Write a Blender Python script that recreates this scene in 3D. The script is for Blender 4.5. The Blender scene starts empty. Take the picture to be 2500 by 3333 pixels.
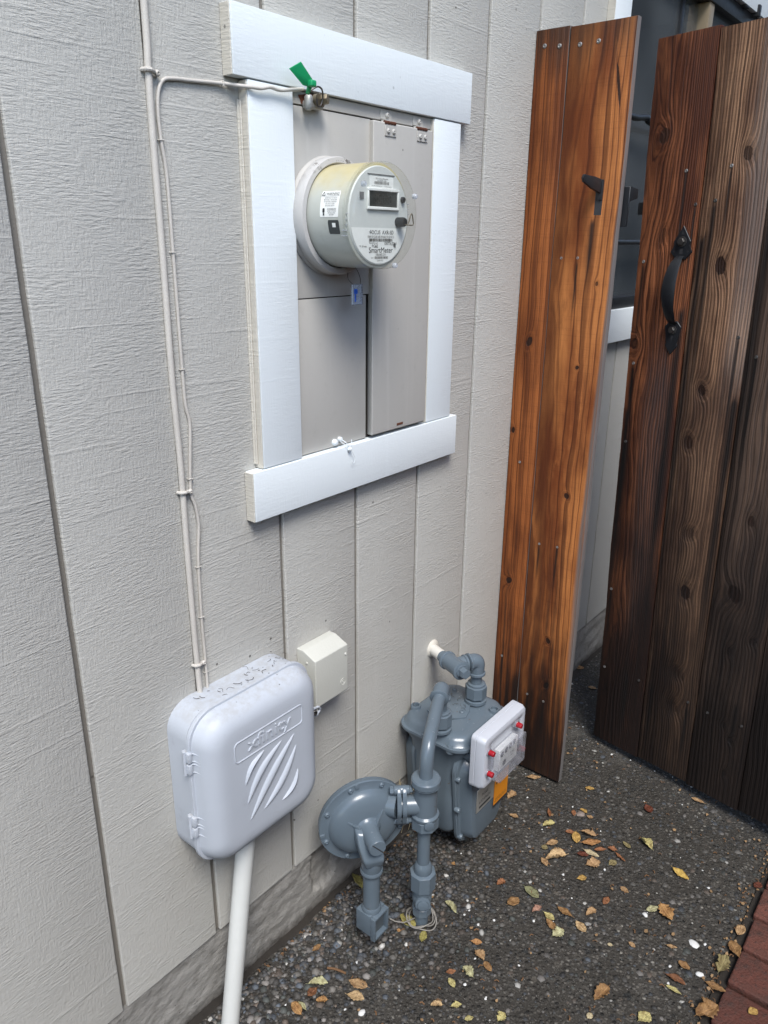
import bpy, bmesh, math, random
from mathutils import Vector, Matrix, noise as mnoise
R = math.radians
random.seed(7)
scene = bpy.context.scene
col = scene.collection

# ---------------------------------------------------------------- camera, sky, sun, exposure
cam_d = bpy.data.cameras.new('camera'); cam = bpy.data.objects.new('camera', cam_d); col.objects.link(cam)
yaw, pit, rol = 0.895618074, -0.341747702, 0.01081062
fw = Vector((math.sin(yaw)*math.cos(pit), math.cos(yaw)*math.cos(pit), math.sin(pit)))
rt = Vector((math.cos(yaw), -math.sin(yaw), 0)); up = rt.cross(fw)
r2 = rt*math.cos(rol) + up*math.sin(rol); u2 = -rt*math.sin(rol) + up*math.cos(rol)
cam.matrix_world = Matrix(((r2.x, u2.x, -fw.x, -0.27689), (r2.y, u2.y, -fw.y, -0.938993), (r2.z, u2.z, -fw.z, 1.254467), (0, 0, 0, 1)))
cam_d.sensor_fit = 'VERTICAL'; cam_d.sensor_height = 36.0; cam_d.lens = 36.0*2496.93/3333.0
cam_d.clip_start = 0.02; cam_d.clip_end = 400
scene.camera = cam

world = bpy.data.worlds.new('World'); scene.world = world; world.use_nodes = True
wn = world.node_tree; wn.nodes.clear()
sky = wn.nodes.new('ShaderNodeTexSky'); sky.sky_type = 'NISHITA'; sky.sun_disc = False
SUN = Vector((-0.50, -0.62, 1.15)).normalized()
sky.sun_elevation = math.asin(SUN.z); sky.sun_rotation = math.atan2(SUN.x, SUN.y)
sky.air_density = 1.0; sky.dust_density = 1.2; sky.ozone_density = 1.0
bg = wn.nodes.new('ShaderNodeBackground'); bg.inputs['Strength'].default_value = 0.135
wo = wn.nodes.new('ShaderNodeOutputWorld')
wn.links.new(sky.outputs[0], bg.inputs['Color']); wn.links.new(bg.outputs[0], wo.inputs['Surface'])
sun_d = bpy.data.lights.new('sun', 'SUN'); sun_d.energy = 1.5; sun_d.angle = R(24); sun_d.color = (1.0, 0.985, 0.96)
sun = bpy.data.objects.new('sun', sun_d); col.objects.link(sun)
sun.rotation_euler = SUN.to_track_quat('Z', 'Y').to_euler(); sun.location = (0, -3, 6)
vs = scene.view_settings
vs.view_transform = 'Standard'; vs.look = 'None'; vs.gamma = 1.0; vs.exposure = 1.27; vs.use_curve_mapping = False

# ---------------------------------------------------------------- node helper
class S:
    """a socket with arithmetic"""
    def __init__(s, m, k): s.m, s.k = m, k
    def __add__(a, b): return a.m.math('ADD', a, b)
    def __radd__(a, b): return a.m.math('ADD', b, a)
    def __sub__(a, b): return a.m.math('SUBTRACT', a, b)
    def __rsub__(a, b): return a.m.math('SUBTRACT', b, a)
    def __mul__(a, b): return a.m.math('MULTIPLY', a, b)
    def __rmul__(a, b): return a.m.math('MULTIPLY', b, a)
    def __truediv__(a, b): return a.m.math('DIVIDE', a, b)
class M:
    def __init__(m, name):
        m.mat = bpy.data.materials.new(name); m.mat.use_nodes = True
        m.t = m.mat.node_tree; m.t.nodes.clear()
        m.out = m.t.nodes.new('ShaderNodeOutputMaterial')
        m.tc = m.t.nodes.new('ShaderNodeTexCoord')
        m.P = S(m, m.tc.outputs['Object']); m.Nrm = S(m, m.tc.outputs['Normal'])
    def put(m, v, sock):
        if isinstance(v, S): m.t.links.new(v.k, sock)
        else:
            if sock.type == 'RGBA' and len(v) == 3: v = (*v, 1)
            sock.default_value = v
    def math(m, op, a, b=0.0, c=0.0, clamp=False):
        n = m.t.nodes.new('ShaderNodeMath'); n.operation = op; n.use_clamp = clamp
        m.put(a, n.inputs[0]); m.put(b, n.inputs[1]); m.put(c, n.inputs[2]); return S(m, n.outputs[0])
    def sep(m, v):
        n = m.t.nodes.new('ShaderNodeSeparateXYZ'); m.put(v, n.inputs[0]); return [S(m, o) for o in n.outputs]
    def comb(m, x, y, z):
        n = m.t.nodes.new('ShaderNodeCombineXYZ')
        for v, i in zip((x, y, z), n.inputs): m.put(v, i)
        return S(m, n.outputs[0])
    def vs(m, v, s, o=(0, 0, 0)):
        n = m.t.nodes.new('ShaderNodeMapping'); m.put(v, n.inputs['Vector']); n.inputs['Scale'].default_value = s; n.inputs['Location'].default_value = o
        return S(m, n.outputs[0])
    def noise(m, v, sc=1.0, det=3.0, rough=0.55, dist=0.0):
        n = m.t.nodes.new('ShaderNodeTexNoise'); m.put(v, n.inputs['Vector']); n.inputs['Scale'].default_value = sc
        n.inputs['Detail'].default_value = det; n.inputs['Roughness'].default_value = rough; n.inputs['Distortion'].default_value = dist
        return S(m, n.outputs[0])
    def voro(m, v, sc, feat='F1', out='Distance', rnd=1.0):
        n = m.t.nodes.new('ShaderNodeTexVoronoi'); m.put(v, n.inputs['Vector']); n.feature = feat; n.inputs['Scale'].default_value = sc
        n.inputs['Randomness'].default_value = rnd
        return S(m, n.outputs[out])
    def ramp(m, f, *stops, interp='LINEAR'):
        n = m.t.nodes.new('ShaderNodeValToRGB'); m.put(f, n.inputs[0]); cr = n.color_ramp; cr.interpolation = interp
        while len(cr.elements) < len(stops): cr.elements.new(0.5)
        for e, (p, c) in zip(cr.elements, stops):
            e.position = p; e.color = (c, c, c, 1) if isinstance(c, (int, float)) else (*c, 1)
        return S(m, n.outputs[0])
    def mix(m, f, a, b, mode='MIX'):
        n = m.t.nodes.new('ShaderNodeMix'); n.data_type = 'RGBA'; n.blend_type = mode; n.clamp_factor = True
        m.put(f, n.inputs[0]); m.put(a, n.inputs[6]); m.put(b, n.inputs[7]); return S(m, n.outputs[2])
    def step(m, v, a, b):
        n = m.t.nodes.new('ShaderNodeMapRange'); n.interpolation_type = 'SMOOTHSTEP'; m.put(v, n.inputs[0])
        n.inputs[1].default_value = a; n.inputs[2].default_value = b; return S(m, n.outputs[0])
    def attr(m, name):
        n = m.t.nodes.new('ShaderNodeAttribute'); n.attribute_name = name; return S(m, n.outputs['Color'])
    def rnd(m):
        n = m.t.nodes.new('ShaderNodeObjectInfo'); return S(m, n.outputs['Random'])
    def bump(m, h, st=0.5, d=0.002, n0=None):
        n = m.t.nodes.new('ShaderNodeBump'); m.put(h, n.inputs['Height']); n.inputs['Strength'].default_value = st; n.inputs['Distance'].default_value = d
        if n0: m.put(n0, n.inputs['Normal'])
        return S(m, n.outputs[0])
    def bsdf(m, c, rough=0.6, metal=0.0, normal=None, spec=0.5, coat=0.0, coat_r=0.1, trans=0.0, ior=1.45):
        n = m.t.nodes.new('ShaderNodeBsdfPrincipled'); i = n.inputs
        m.put(c, i['Base Color']); m.put(rough, i['Roughness']); m.put(metal, i['Metallic']); m.put(spec, i['Specular IOR Level'])
        i['Coat Weight'].default_value = coat; i['Coat Roughness'].default_value = coat_r; i['Transmission Weight'].default_value = trans; i['IOR'].default_value = ior
        if normal: m.put(normal, i['Normal'])
        m.t.links.new(n.outputs[0], m.out.inputs['Surface']); return m.mat

def sRGB(r, g, b):
    f = lambda c: (c/255/12.92) if c <= 10 else ((c/255+0.055)/1.055)**2.4
    return (f(r), f(g), f(b))

# ---------------------------------------------------------------- materials
def paint_rough(name, c, amp=1.0, smooth=False, dirt=0.10, streak=0.12):
    m = M(name)
    a = m.noise(m.vs(m.P, (60, 40, 330)), 1, 3, 0.6)          # short horizontal saw marks
    b = m.noise(m.vs(m.P, (330, 40, 60)), 1, 3, 0.6)           # vertical fibres
    n3 = m.noise(m.P, 190, 3, 0.65)
    sel = m.step(m.noise(m.vs(m.P, (9, 9, 14)), 1, 2), 0.42, 0.58)
    line = m.noise(m.vs(m.P, (3, 3, 95)), 1, 2, 0.5)           # long faint saw lines
    h = a*sel*1.1 + b*(1.0-sel)*0.7 + a*0.5 + b*0.3 + n3*0.55 + m.step(line, 0.58, 0.72)*0.30
    if smooth: h = n3*0.5 + m.noise(m.P, 60, 2)*0.5
    g = m.noise(m.P, 2.2, 4, 0.6); g2 = m.noise(m.vs(m.P, (40, 40, 40)), 1, 4, 0.7)
    cc = m.mix(m.step(g, 0.35, 0.75)*dirt*2.2, c, (c[0]*0.80, c[1]*0.80, c[2]*0.81))
    cc = m.mix(m.step(g2, 0.55, 0.8)*dirt*2.5, cc, (c[0]*0.72, c[1]*0.70, c[2]*0.68))
    dr = m.noise(m.vs(m.P, (26, 26, 1.1)), 1, 4, 0.6)          # pale and dark water runs
    cc = m.mix(m.step(dr, 0.58, 0.78)*streak*0.8, cc, (min(1, c[0]*1.25), min(1, c[1]*1.26), min(1, c[2]*1.28)))
    cc = m.mix(m.step(dr, 0.40, 0.24)*streak*0.8, cc, (c[0]*0.78, c[1]*0.76, c[2]*0.73))
    sp = m.voro(m.P, 26, 'F1', 'Distance')
    spk = m.step(sp+(g2-0.5)*0.05, 0.075, 0.05)*m.step(m.noise(m.P, 5, 2), 0.54, 0.64)
    cc = m.mix(spk*0.8, cc, (0.05, 0.045, 0.04))
    return m.bsdf(cc, 0.62, normal=m.bump(h, 0.62*amp, 0.0021), spec=0.35)

def plain(name, c, rough=0.5, metal=0.0, coat=0.0, bumpsc=None, bst=0.15, var=0.12, spec=0.5):
    m = M(name)
    g = m.noise(m.P, 14, 4, 0.6); g2 = m.noise(m.P, 90, 3, 0.6)
    cc = m.mix(g, (c[0]*(1-var), c[1]*(1-var), c[2]*(1-var)), (min(1, c[0]*(1+var)), min(1, c[1]*(1+var)), min(1, c[2]*(1+var))))
    nr = m.bump(m.noise(m.P, bumpsc, 3), bst, 0.001) if bumpsc else None
    return m.bsdf(cc, g2*0.2 + (rough-0.1), metal, nr, spec, coat)

def wood(name, knots, streaks, colA, colB, colD, freq, cath, cath_u, wav=0.02, seed=0.0, grey=None, edge=None, mildew_shade=0.0, mz0=0.10, mz1=1.15, rel=1.0, gfine=0.5, topdark=0.0):
    """u = local x across the board, z = local z along it"""
    m = M(name); x, y, z = m.sep(m.P); n0 = m.sep(m.Nrm)
    w1 = m.noise(m.comb(x*5.0+seed, seed*1.3, z*0.9), 1, 3, 0.55)
    w2 = m.noise(m.comb(x*22.0, seed, z*3.0+seed), 1, 3, 0.6)
    du = x-cath_u
    F = x + (w1-0.5)*wav*4 + (w2-0.5)*wav + du*du*cath + z*0.012
    kmask = None; kring = None
    kn = m.noise(m.comb(x*75.0+seed, y*10.0, z*48.0), 1, 3, 0.7)
    for (ku, kz, ka, kb) in knots:
        rk = random.Random(int(ku*1e4+kz*1e3)); sk = rk.uniform(-0.6, 0.6); ks = rk.choice((1.0, 1.0, 0.8, 0.45)); kf = rk.uniform(0.75, 1.25)
        a = (x-ku+(z-kz)*sk*0.35)/(ka*kf); b = (z-kz)/(kb*rk.uniform(0.7, 1.15)); d2 = a*a + b*b + (kn-0.5)*1.5
        e = m.math('EXPONENT', d2*-0.28)
        F = F + e*ka*1.5*(1 if ku > cath_u else -1)
        k = m.step(d2, 0.95, 0.62)*ks; kmask = k if kmask is None else m.math('MAXIMUM', kmask, k)
        rg = m.step(d2, 5.5, 0.6); kring = rg if kring is None else m.math('MAXIMUM', kring, rg)
    lines = m.math('SINE', F*freq*6.283)*0.5 + 0.5
    lines2 = m.math('SINE', F*freq*6.283*2.7+1.3)*0.5 + 0.5
    L = lines*0.72 + lines2*0.28
    fib = m.noise(m.comb(x*420.0, y*200.0, z*9.0+seed), 1, 3, 0.65)
    fib2 = m.noise(m.comb(x*60.0, seed, z*2.2), 1, 4, 0.6)
    saw = m.noise(m.comb(x*9.0, 0.0, z*330.0), 1, 2, 0.5)
    tone = m.noise(m.comb(x*11.0+seed*3, 0.0, z*2.6), 1, 4, 0.6)
    c = m.mix(m.step(tone, 0.34, 0.66), colA, colB)
    blot = m.noise(m.comb(x*18.0+seed*5, 1.0, z*5.0), 1, 5, 0.7)
    c = m.mix(m.step(blot, 0.55, 0.75)*0.55, c, colD)
    c = m.mix(m.step(blot, 0.42, 0.25)*0.45, c, (min(1, colB[0]*1.45), min(1, colB[1]*1.5), min(1, colB[2]*1.6)))
    c = m.mix(m.step(L, 0.62, 0.97)*gfine, c, colD)
    c = m.mix(m.step(m.math('SINE', F*freq*2.3+seed)*0.5+0.5, 0.80, 1.0)*0.55, c, (colD[0]*0.75, colD[1]*0.7, colD[2]*0.7))
    c = m.mix(m.step(fib2, 0.48, 0.72)*0.35, c, colD)
    c = m.mix(m.step(fib, 0.45, 0.8)*0.30, c, (colD[0]*1.1, colD[1]*1.1, colD[2]*1.1))
    c = m.mix(m.step(saw, 0.5, 0.75)*0.18, c, colD)
    if grey:                                                    # weathered silver zone: (centre u, half width, z from, z to, colour, amount)
        for (gu, gw, z0, z1, gc, ga) in grey:
            gm = m.step(m.math('ABSOLUTE', x-gu+(w1-0.5)*0.05), gw, gw*0.25)*m.step(z+(tone-0.5)*0.7, z0, z0+0.25)*m.step(z+(tone-0.5)*0.7, z1, z1-0.25)
            gcol = m.mix(fib, gc, (gc[0]*0.62, gc[1]*0.6, gc[2]*0.6))
            c = m.mix(gm*ga*(0.55+0.45*L), c, gcol)
    if kmask is not None:
        c = m.mix(kring*0.25, c, (colD[0]*0.9, colD[1]*0.75, colD[2]*0.7))
        kc = m.mix(m.noise(m.P, 130, 2), (0.006, 0.004, 0.003), (0.035, 0.012, 0.006))
        c = m.mix(m.step(kring, 0.15, 0.5)*m.step(kring, 0.85, 0.5)*0.18, c, colB)
        c = m.mix(kmask*0.96, c, kc)
    for (su, sz, sl, sw) in streaks:                            # iron stain running down from a screw
        a = (x-su+(sz-z)*0.012)/sw
        sm = m.math('EXPONENT', a*a*-1.0)*m.step(z+(fib2-0.5)*0.08, sz+0.008, sz-0.012)*m.step(z, sz-sl, sz-sl*0.35)
        c = m.mix(sm*0.92, c, (0.008, 0.007, 0.007))
    ck = m.noise(m.comb(x*95.0+seed*11, 3.0, z*1.5), 1, 4, 0.75)   # drying checks
    chk = m.step(ck, 0.685, 0.70)*m.step(tone, 0.40, 0.6)
    c = m.mix(chk*0.85, c, (0.010, 0.006, 0.004))
    if mildew_shade:                                                  # mildewed lower ends, ragged edge; shade near the ground painted into the same black
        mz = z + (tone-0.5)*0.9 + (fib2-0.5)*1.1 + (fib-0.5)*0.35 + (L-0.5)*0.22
        mm = m.step(mz, mz1, mz0)*mildew_shade
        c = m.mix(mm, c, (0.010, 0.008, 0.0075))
    if topdark:
        c = m.mix(m.step(z + (fib2-0.5)*0.22 + (tone-0.5)*0.12, 1.73, 1.86)*topdark, c, (0.03, 0.02, 0.015))
    if edge:
        em = m.step(m.math('ABSOLUTE', n0[0]), 0.6, 0.9)
        c = m.mix(em*0.85, c, m.mix(fib, edge, (edge[0]*0.55, edge[1]*0.55, edge[2]*0.55)))
    h = L*-0.6*rel + fib*0.45 + saw*0.18 - chk*1.0
    if kmask is not None: h = h - kmask*0.5
    return m.bsdf(c, m.math('ADD', fib*0.15, 0.52), normal=m.bump(h, 0.9, 0.0018), spec=0.3)

SIDING = (0.468, 0.458, 0.420)
m_siding = paint_rough('painted siding', SIDING)
m_groove = paint_rough('painted groove', (0.20, 0.185, 0.16), 0.4, True, 0.2)
m_trim = paint_rough('white trim paint', (0.72, 0.765, 0.775), 0.22, dirt=0.035)
m_trimside = paint_rough('cream trim edge paint', (0.56, 0.53, 0.46), 0.6, dirt=0.12)
m_panel = paint_rough('panel paint', (0.45, 0.435, 0.40), 0.35, True, 0.10, streak=0.5)
m_cable = plain('painted cable', (0.53, 0.50, 0.45), 0.5, bumpsc=220, var=0.18)
m_black = plain('black iron', (0.018, 0.02, 0.023), 0.42, 0.2, bumpsc=160, var=0.2)
m_blackp = plain('black plastic', (0.015, 0.016, 0.018), 0.45)
m_screw = plain('zinc screw', (0.27, 0.26, 0.25), 0.45, 0.8)
m_darkscrew = plain('dark screw', (0.10, 0.095, 0.09), 0.45, 0.8)
m_rust = plain('rust', (0.10, 0.035, 0.018), 0.85, bumpsc=260, var=0.5)
m_brass = plain('tarnished bronze clamp', (0.20, 0.17, 0.12), 0.5, 0.7, bumpsc=150, var=0.3)
m_green = plain('green plastic', (0.012, 0.30, 0.11), 0.38, var=0.06)
m_gas = M('grey gas paint')
_g = m_gas.noise(m_gas.P, 16, 4, 0.6); _d = m_gas.noise(m_gas.vs(m_gas.P, (1, 1, 1)), 55, 4, 0.7)
_c = m_gas.mix(_g, (0.098, 0.128, 0.155), (0.122, 0.155, 0.182))
_dust = m_gas.step(_d, 0.58, 0.85)*m_gas.step(m_gas.sep(m_gas.Nrm)[2], 0.35, 0.95)
_c = m_gas.mix(_dust*0.16, _c, (0.17, 0.16, 0.145))
_sc = m_gas.step(m_gas.noise(m_gas.vs(m_gas.P, (150, 150, 38)), 1, 4, 0.7), 0.66, 0.72)*m_gas.step(m_gas.noise(m_gas.P, 13, 3), 0.54, 0.66)
_c = m_gas.mix(_sc*0.8, _c, (0.035, 0.028, 0.024))
_rs = m_gas.step(m_gas.noise(m_gas.P, 48, 4, 0.7), 0.66, 0.74)
_c = m_gas.mix(_rs*0.6, _c, (0.11, 0.065, 0.04))
_sp = m_gas.step(m_gas.voro(m_gas.P, 70), 0.09, 0.05)*m_gas.step(m_gas.noise(m_gas.P, 11, 2), 0.58, 0.68)
_c = m_gas.mix(_sp*0.7, _c, (0.05, 0.035, 0.025))
m_gas = m_gas.bsdf(_c, m_gas.math('ADD', _dust*0.25, _d*0.10+0.17), normal=m_gas.bump(m_gas.noise(m_gas.P, 90, 2), 0.05, 0.001), spec=0.55)
m_lbox = M('bluish grey plastic')
_d = m_lbox.noise(m_lbox.P, 70, 5, 0.7); _g = m_lbox.noise(m_lbox.P, 9, 4, 0.6)
_c = m_lbox.mix(_g, (0.42, 0.452, 0.497), (0.48, 0.512, 0.555))
_top = m_lbox.step(m_lbox.sep(m_lbox.Nrm)[2], 0.4, 0.9)
_c = m_lbox.mix(_top*m_lbox.step(_d, 0.36, 0.70)*0.55, _c, (0.36, 0.355, 0.34))
_c = m_lbox.mix(m_lbox.step(m_lbox.voro(m_lbox.P, 75), 0.14, 0.08)*_top*m_lbox.step(m_lbox.noise(m_lbox.P, 18, 2), 0.5, 0.6)*0.85, _c, (0.05, 0.04, 0.03))
_c = m_lbox.mix(m_lbox.step(m_lbox.noise(m_lbox.P, 28, 5, 0.7), 0.58, 0.74)*0.30, _c, (0.30, 0.31, 0.34))
m_lbox = m_lbox.bsdf(_c, 0.48, normal=m_lbox.bump(m_lbox.noise(m_lbox.P, 320, 2), 0.10, 0.0006), spec=0.4)
m_index = plain('pale index plastic', (0.47, 0.49, 0.53), 0.42, var=0.05, bumpsc=300, bst=0.06)
m_sbox = plain('cream grey box paint', (0.53, 0.53, 0.475), 0.45, bumpsc=240, bst=0.3, var=0.05)
m_pvc = plain('old white pvc', (0.62, 0.63, 0.60), 0.4, bumpsc=40, var=0.10)
m_stub = plain('white painted pipe', (0.62, 0.60, 0.54), 0.6, bumpsc=90, var=0.12, bst=0.4)
m_red = plain('red plastic plug', (0.33, 0.010, 0.018), 0.25, var=0.05)
m_orange = plain('orange sticker', (0.68, 0.24, 0.012), 0.5, var=0.05)
m_ink = plain('printed black', (0.03, 0.03, 0.032), 0.6)
m_inkg = plain('printed grey', (0.16, 0.16, 0.16), 0.6)
m_paper = plain('white label', (0.78, 0.79, 0.75), 0.55, var=0.03)
m_plate = plain('aluminium nameplate', (0.38, 0.38, 0.36), 0.4, 0.5, var=0.1)
m_lcd = plain('dark display', (0.028, 0.032, 0.03), 0.15)
m_dialface = plain('grey dial face', (0.58, 0.60, 0.57), 0.55, var=0.03)
m_blue = plain('blue print', (0.03, 0.16, 0.75), 0.4)
m_wire = plain('grey tracer wire', (0.24, 0.225, 0.20), 0.5, var=0.2)
m_dirt = plain('dark dirt', (0.024, 0.020, 0.016), 0.95, bumpsc=180, bst=0.8, var=0.5)
m_alu = M('painted sealing ring')
_n = m_alu.noise(m_alu.vs(m_alu.P, (60, 60, 60)), 1, 5, 0.75); _z = m_alu.sep(m_alu.P)[2]
_c = m_alu.mix(m_alu.noise(m_alu.P, 20, 3), (0.42, 0.41, 0.39), (0.52, 0.51, 0.49))
_c = m_alu.mix(m_alu.step(_n, 0.555, 0.59)*m_alu.step(_z, 0.045, 0.10), _c, (0.07, 0.06, 0.05))
m_alu = m_alu.bsdf(_c, 0.5, normal=m_alu.bump(_n, 0.25, 0.001))
def clear(name, tint=(0.96, 0.97, 0.95), rough=0.06, op=0.0, opc=(0.6, 0.6, 0.55), nsc=30.0):
    m = M(name)
    tr = m.t.nodes.new('ShaderNodeBsdfTransparent'); tr.inputs[0].default_value = (*tint, 1)
    gl = m.t.nodes.new('ShaderNodeBsdfGlossy'); gl.inputs['Roughness'].default_value = rough
    lw = m.t.nodes.new('ShaderNodeLayerWeight'); lw.inputs[0].default_value = 0.5; fc_ = S(m, lw.outputs['Facing'])
    mx = m.t.nodes.new('ShaderNodeMixShader'); m.put(m.math('POWER', fc_, 4.5)*0.9 + 0.04, mx.inputs[0]); m.t.links.new(tr.outputs[0], mx.inputs[1]); m.t.links.new(gl.outputs[0], mx.inputs[2])
    last = mx
    if op:
        df = m.t.nodes.new('ShaderNodeBsdfDiffuse'); df.inputs[0].default_value = (*opc, 1)
        m2 = m.t.nodes.new('ShaderNodeMixShader'); m.put(m.step(m.noise(m.P, nsc, 4 if nsc > 10 else 1, 0.65), 0.1, 0.9)*op*1.6, m2.inputs[0]); m.t.links.new(mx.outputs[0], m2.inputs[1]); m.t.links.new(df.outputs[0], m2.inputs[2]); last = m2
    m.t.links.new(last.outputs[0], m.out.inputs['Surface']); return m.mat
m_clear = clear('clear meter cover', (0.985, 0.99, 0.975), 0.08, 0.06, (0.55, 0.56, 0.50))
m_clearbox = clear('clear index cover', (0.96, 0.96, 0.97), 0.05, 0.20, (0.50, 0.51, 0.55))
m_glass = clear('window glass', (0.75, 0.78, 0.80), 0.015, 0.15, (0.26, 0.275, 0.28), 2.5)
m_tagp = clear('clear seal plastic', (0.85, 0.88, 0.92), 0.15, 0.35, (0.7, 0.72, 0.75))

# ---------------------------------------------------------------- geometry helpers (world coordinates; o = distance out from the wall = -y)
def P(x, o, z): return Vector((x, -o, z))
ORG = {}
def add_obj(name, me, parent=None, local=False, smooth=40):
    o = bpy.data.objects.new(name, me); col.objects.link(o)
    org = ORG.get(parent.name, Vector()) if parent else Vector()
    if not local and org.length: me.transform(Matrix.Translation(-org))
    if parent: o.parent = parent
    ORG[o.name] = org
    if smooth:
        for p in me.polygons: p.use_smooth = True
        me.set_sharp_from_angle(angle=R(smooth))
    return o
def obj(name, bm, mat, parent=None, local=False, smooth=40, label=None):
    if isinstance(bm, (list, tuple)):
        base = bmesh.new()
        for b in bm:
            t = bpy.data.meshes.new('t'); b.to_mesh(t); b.free(); base.from_mesh(t); bpy.data.meshes.remove(t)
        bm = base
    me = bpy.data.meshes.new(name); bmesh.ops.recalc_face_normals(bm, faces=bm.faces); bm.to_mesh(me); bm.free(); me.materials.append(mat)
    o = add_obj(name, me, parent, local, smooth)
    if label: o['label'] = label
    return o
def multi(name, bms, mat, parent, **k): return [obj(name, b, mat, parent, **k) for b in bms]
def tag(o, label, cat, group=None, kind=None):
    if label: o['label'] = label
    if cat: o['category'] = cat
    if group: o['group'] = group
    if kind: o['kind'] = kind
    return o
def thing(name, loc, label, cat, group=None, rot=None):
    o = bpy.data.objects.new(name, None); col.objects.link(o); o.empty_display_size = 0.05
    o.location = loc; ORG[o.name] = Vector(loc)
    if rot: o.rotation_euler = rot; ORG[o.name] = Vector()
    return tag(o, label, cat, group)
def solo(name, bm, mat, loc, label, cat, group=None, smooth=40):
    """a thing that is one mesh, its origin at loc"""
    o = obj(name, bm, mat, None, smooth=smooth); o.data.transform(Matrix.Translation(-Vector(loc))); o.location = loc
    return tag(o, label, cat, group)
def bevel(bm, w, seg=2):
    if w: bmesh.ops.bevel(bm, geom=[e for e in bm.edges], offset=w, segments=seg, affect='EDGES', profile=0.6)
    return bm
def lbox(x0, x1, y0, y1, z0, z1, bv=0.0, seg=2):
    bm = bmesh.new(); bmesh.ops.create_cube(bm, size=1.0)
    for v in bm.verts: v.co = Vector(((x0+x1)/2+v.co.x*(x1-x0), (y0+y1)/2+v.co.y*(y1-y0), (z0+z1)/2+v.co.z*(z1-z0)))
    return bevel(bm, bv, seg)
def box(x0, x1, o0, o1, z0, z1, bv=0.0, seg=2): return lbox(x0, x1, -o1, -o0, z0, z1, bv, seg)
def frame(ax):
    ax = Vector(ax).normalized(); h = Vector((0, 0, 1)) if abs(ax.z) < 0.9 else Vector((1, 0, 0))
    u = h.cross(ax).normalized(); return u, ax.cross(u), ax
def rings(rs, cap0=True, cap1=True, closed=False):
    bm = bmesh.new(); n = len(rs[0]); V = [[bm.verts.new(p) for p in r] for r in rs]
    m = len(V); rng = range(m) if closed else range(m-1)
    for i in rng:
        a, b = V[i], V[(i+1) % m]
        for j in range(n):
            k = (j+1) % n
            try: bm.faces.new((a[j], a[k], b[k], b[j]))
            except ValueError: pass
    if not closed:
        if cap0: bm.faces.new(list(reversed(V[0])))
        if cap1: bm.faces.new(V[-1])
    return bm
def lathe(prof, org, ax, seg=40, cap0=True, cap1=True, ph=0.0):
    u, v, w = frame(ax); org = Vector(org)
    return rings([[org+w*h+(u*math.cos(ph+2*math.pi*j/seg)+v*math.sin(ph+2*math.pi*j/seg))*r for j in range(seg)] for r, h in prof], cap0, cap1)
def cyl(a, b, r, seg=24, bv=0.0, r1=None, ph=0.0):
    a, b = Vector(a), Vector(b); L = (b-a).length; r1 = r if r1 is None else r1
    if bv: prof = [(r-bv, 0), (r-bv*0.3, bv*0.3), (r, bv), (r1, L-bv), (r1-bv*0.3, L-bv*0.3), (r1-bv, L)]
    else: prof = [(r, 0), (r1, L)]
    return lathe(prof, a, b-a, seg, ph=ph)
def fillet(pts, rad, n=8):
    out = [Vector(pts[0])]
    for i in range(1, len(pts)-1):
        a, b, c = (Vector(p) for p in pts[i-1:i+2]); d0 = (a-b).normalized(); d1 = (c-b).normalized()
        ang = d0.angle(d1); t = min(rad/math.tan(ang/2), (a-b).length*0.49, (c-b).length*0.49)
        p0, p1 = b+d0*t, b+d1*t
        for k in range(n+1):
            s = k/n; out.append(p0*(1-s)**2 + b*2*s*(1-s) + p1*s*s)
    out.append(Vector(pts[-1])); return out
def catmull(pts, n=6):
    pts = [Vector(p) for p in pts]; out = []
    for i in range(len(pts)-1):
        p0 = pts[max(i-1, 0)]; p1 = pts[i]; p2 = pts[i+1]; p3 = pts[min(i+2, len(pts)-1)]
        for k in range(n):
            t = k/n; out.append(0.5*((2*p1)+(p2-p0)*t+(2*p0-5*p1+4*p2-p3)*t*t+(3*p1-p0-3*p2+p3)*t**3))
    out.append(pts[-1]); return out
def tube(pts, r, seg=14, caps=True):
    pts = [Vector(p) for p in pts]; rs = []; rad = r if callable(r) else (lambda i: r)
    t = (pts[1]-pts[0]).normalized(); u, v, w = frame(t)
    for i, p in enumerate(pts):
        d = ((pts[min(i+1, len(pts)-1)]-p).normalized() + (p-pts[max(i-1, 0)]).normalized()).normalized()
        u = (u - d*u.dot(d)).normalized(); v = d.cross(u)
        rs.append([p+(u*math.cos(2*math.pi*j/seg)+v*math.sin(2*math.pi*j/seg))*rad(i) for j in range(seg)])
    return rings(rs, caps, caps)
def rrect(w, h, r, n=6):
    pts = []
    for cx, cy, a0 in ((w/2-r, h/2-r, 0), (-w/2+r, h/2-r, 90), (-w/2+r, -h/2+r, 180), (w/2-r, -h/2+r, 270)):
        for k in range(n+1):
            a = R(a0+90*k/n); pts.append((cx+r*math.cos(a), cy+r*math.sin(a)))
    return pts
def ring_wall(poly, cx, cz, o): return [P(cx+a, o, cz+b) for a, b in poly]
def prism_wall(poly, cx, cz, o0, o1, bv=0.0):
    if bv:
        g = lambda s: [(a*s, b*s) for a, b in poly]
        mx = max(max(abs(a), abs(b)) for a, b in poly); s = 1-bv/mx
        return rings([ring_wall(poly, cx, cz, o0), ring_wall(poly, cx, cz, o1-bv), ring_wall(g(1-bv*0.3/mx), cx, cz, o1-bv*0.3), ring_wall(g(s), cx, cz, o1)])
    return rings([ring_wall(poly, cx, cz, o0), ring_wall(poly, cx, cz, o1)])
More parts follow.
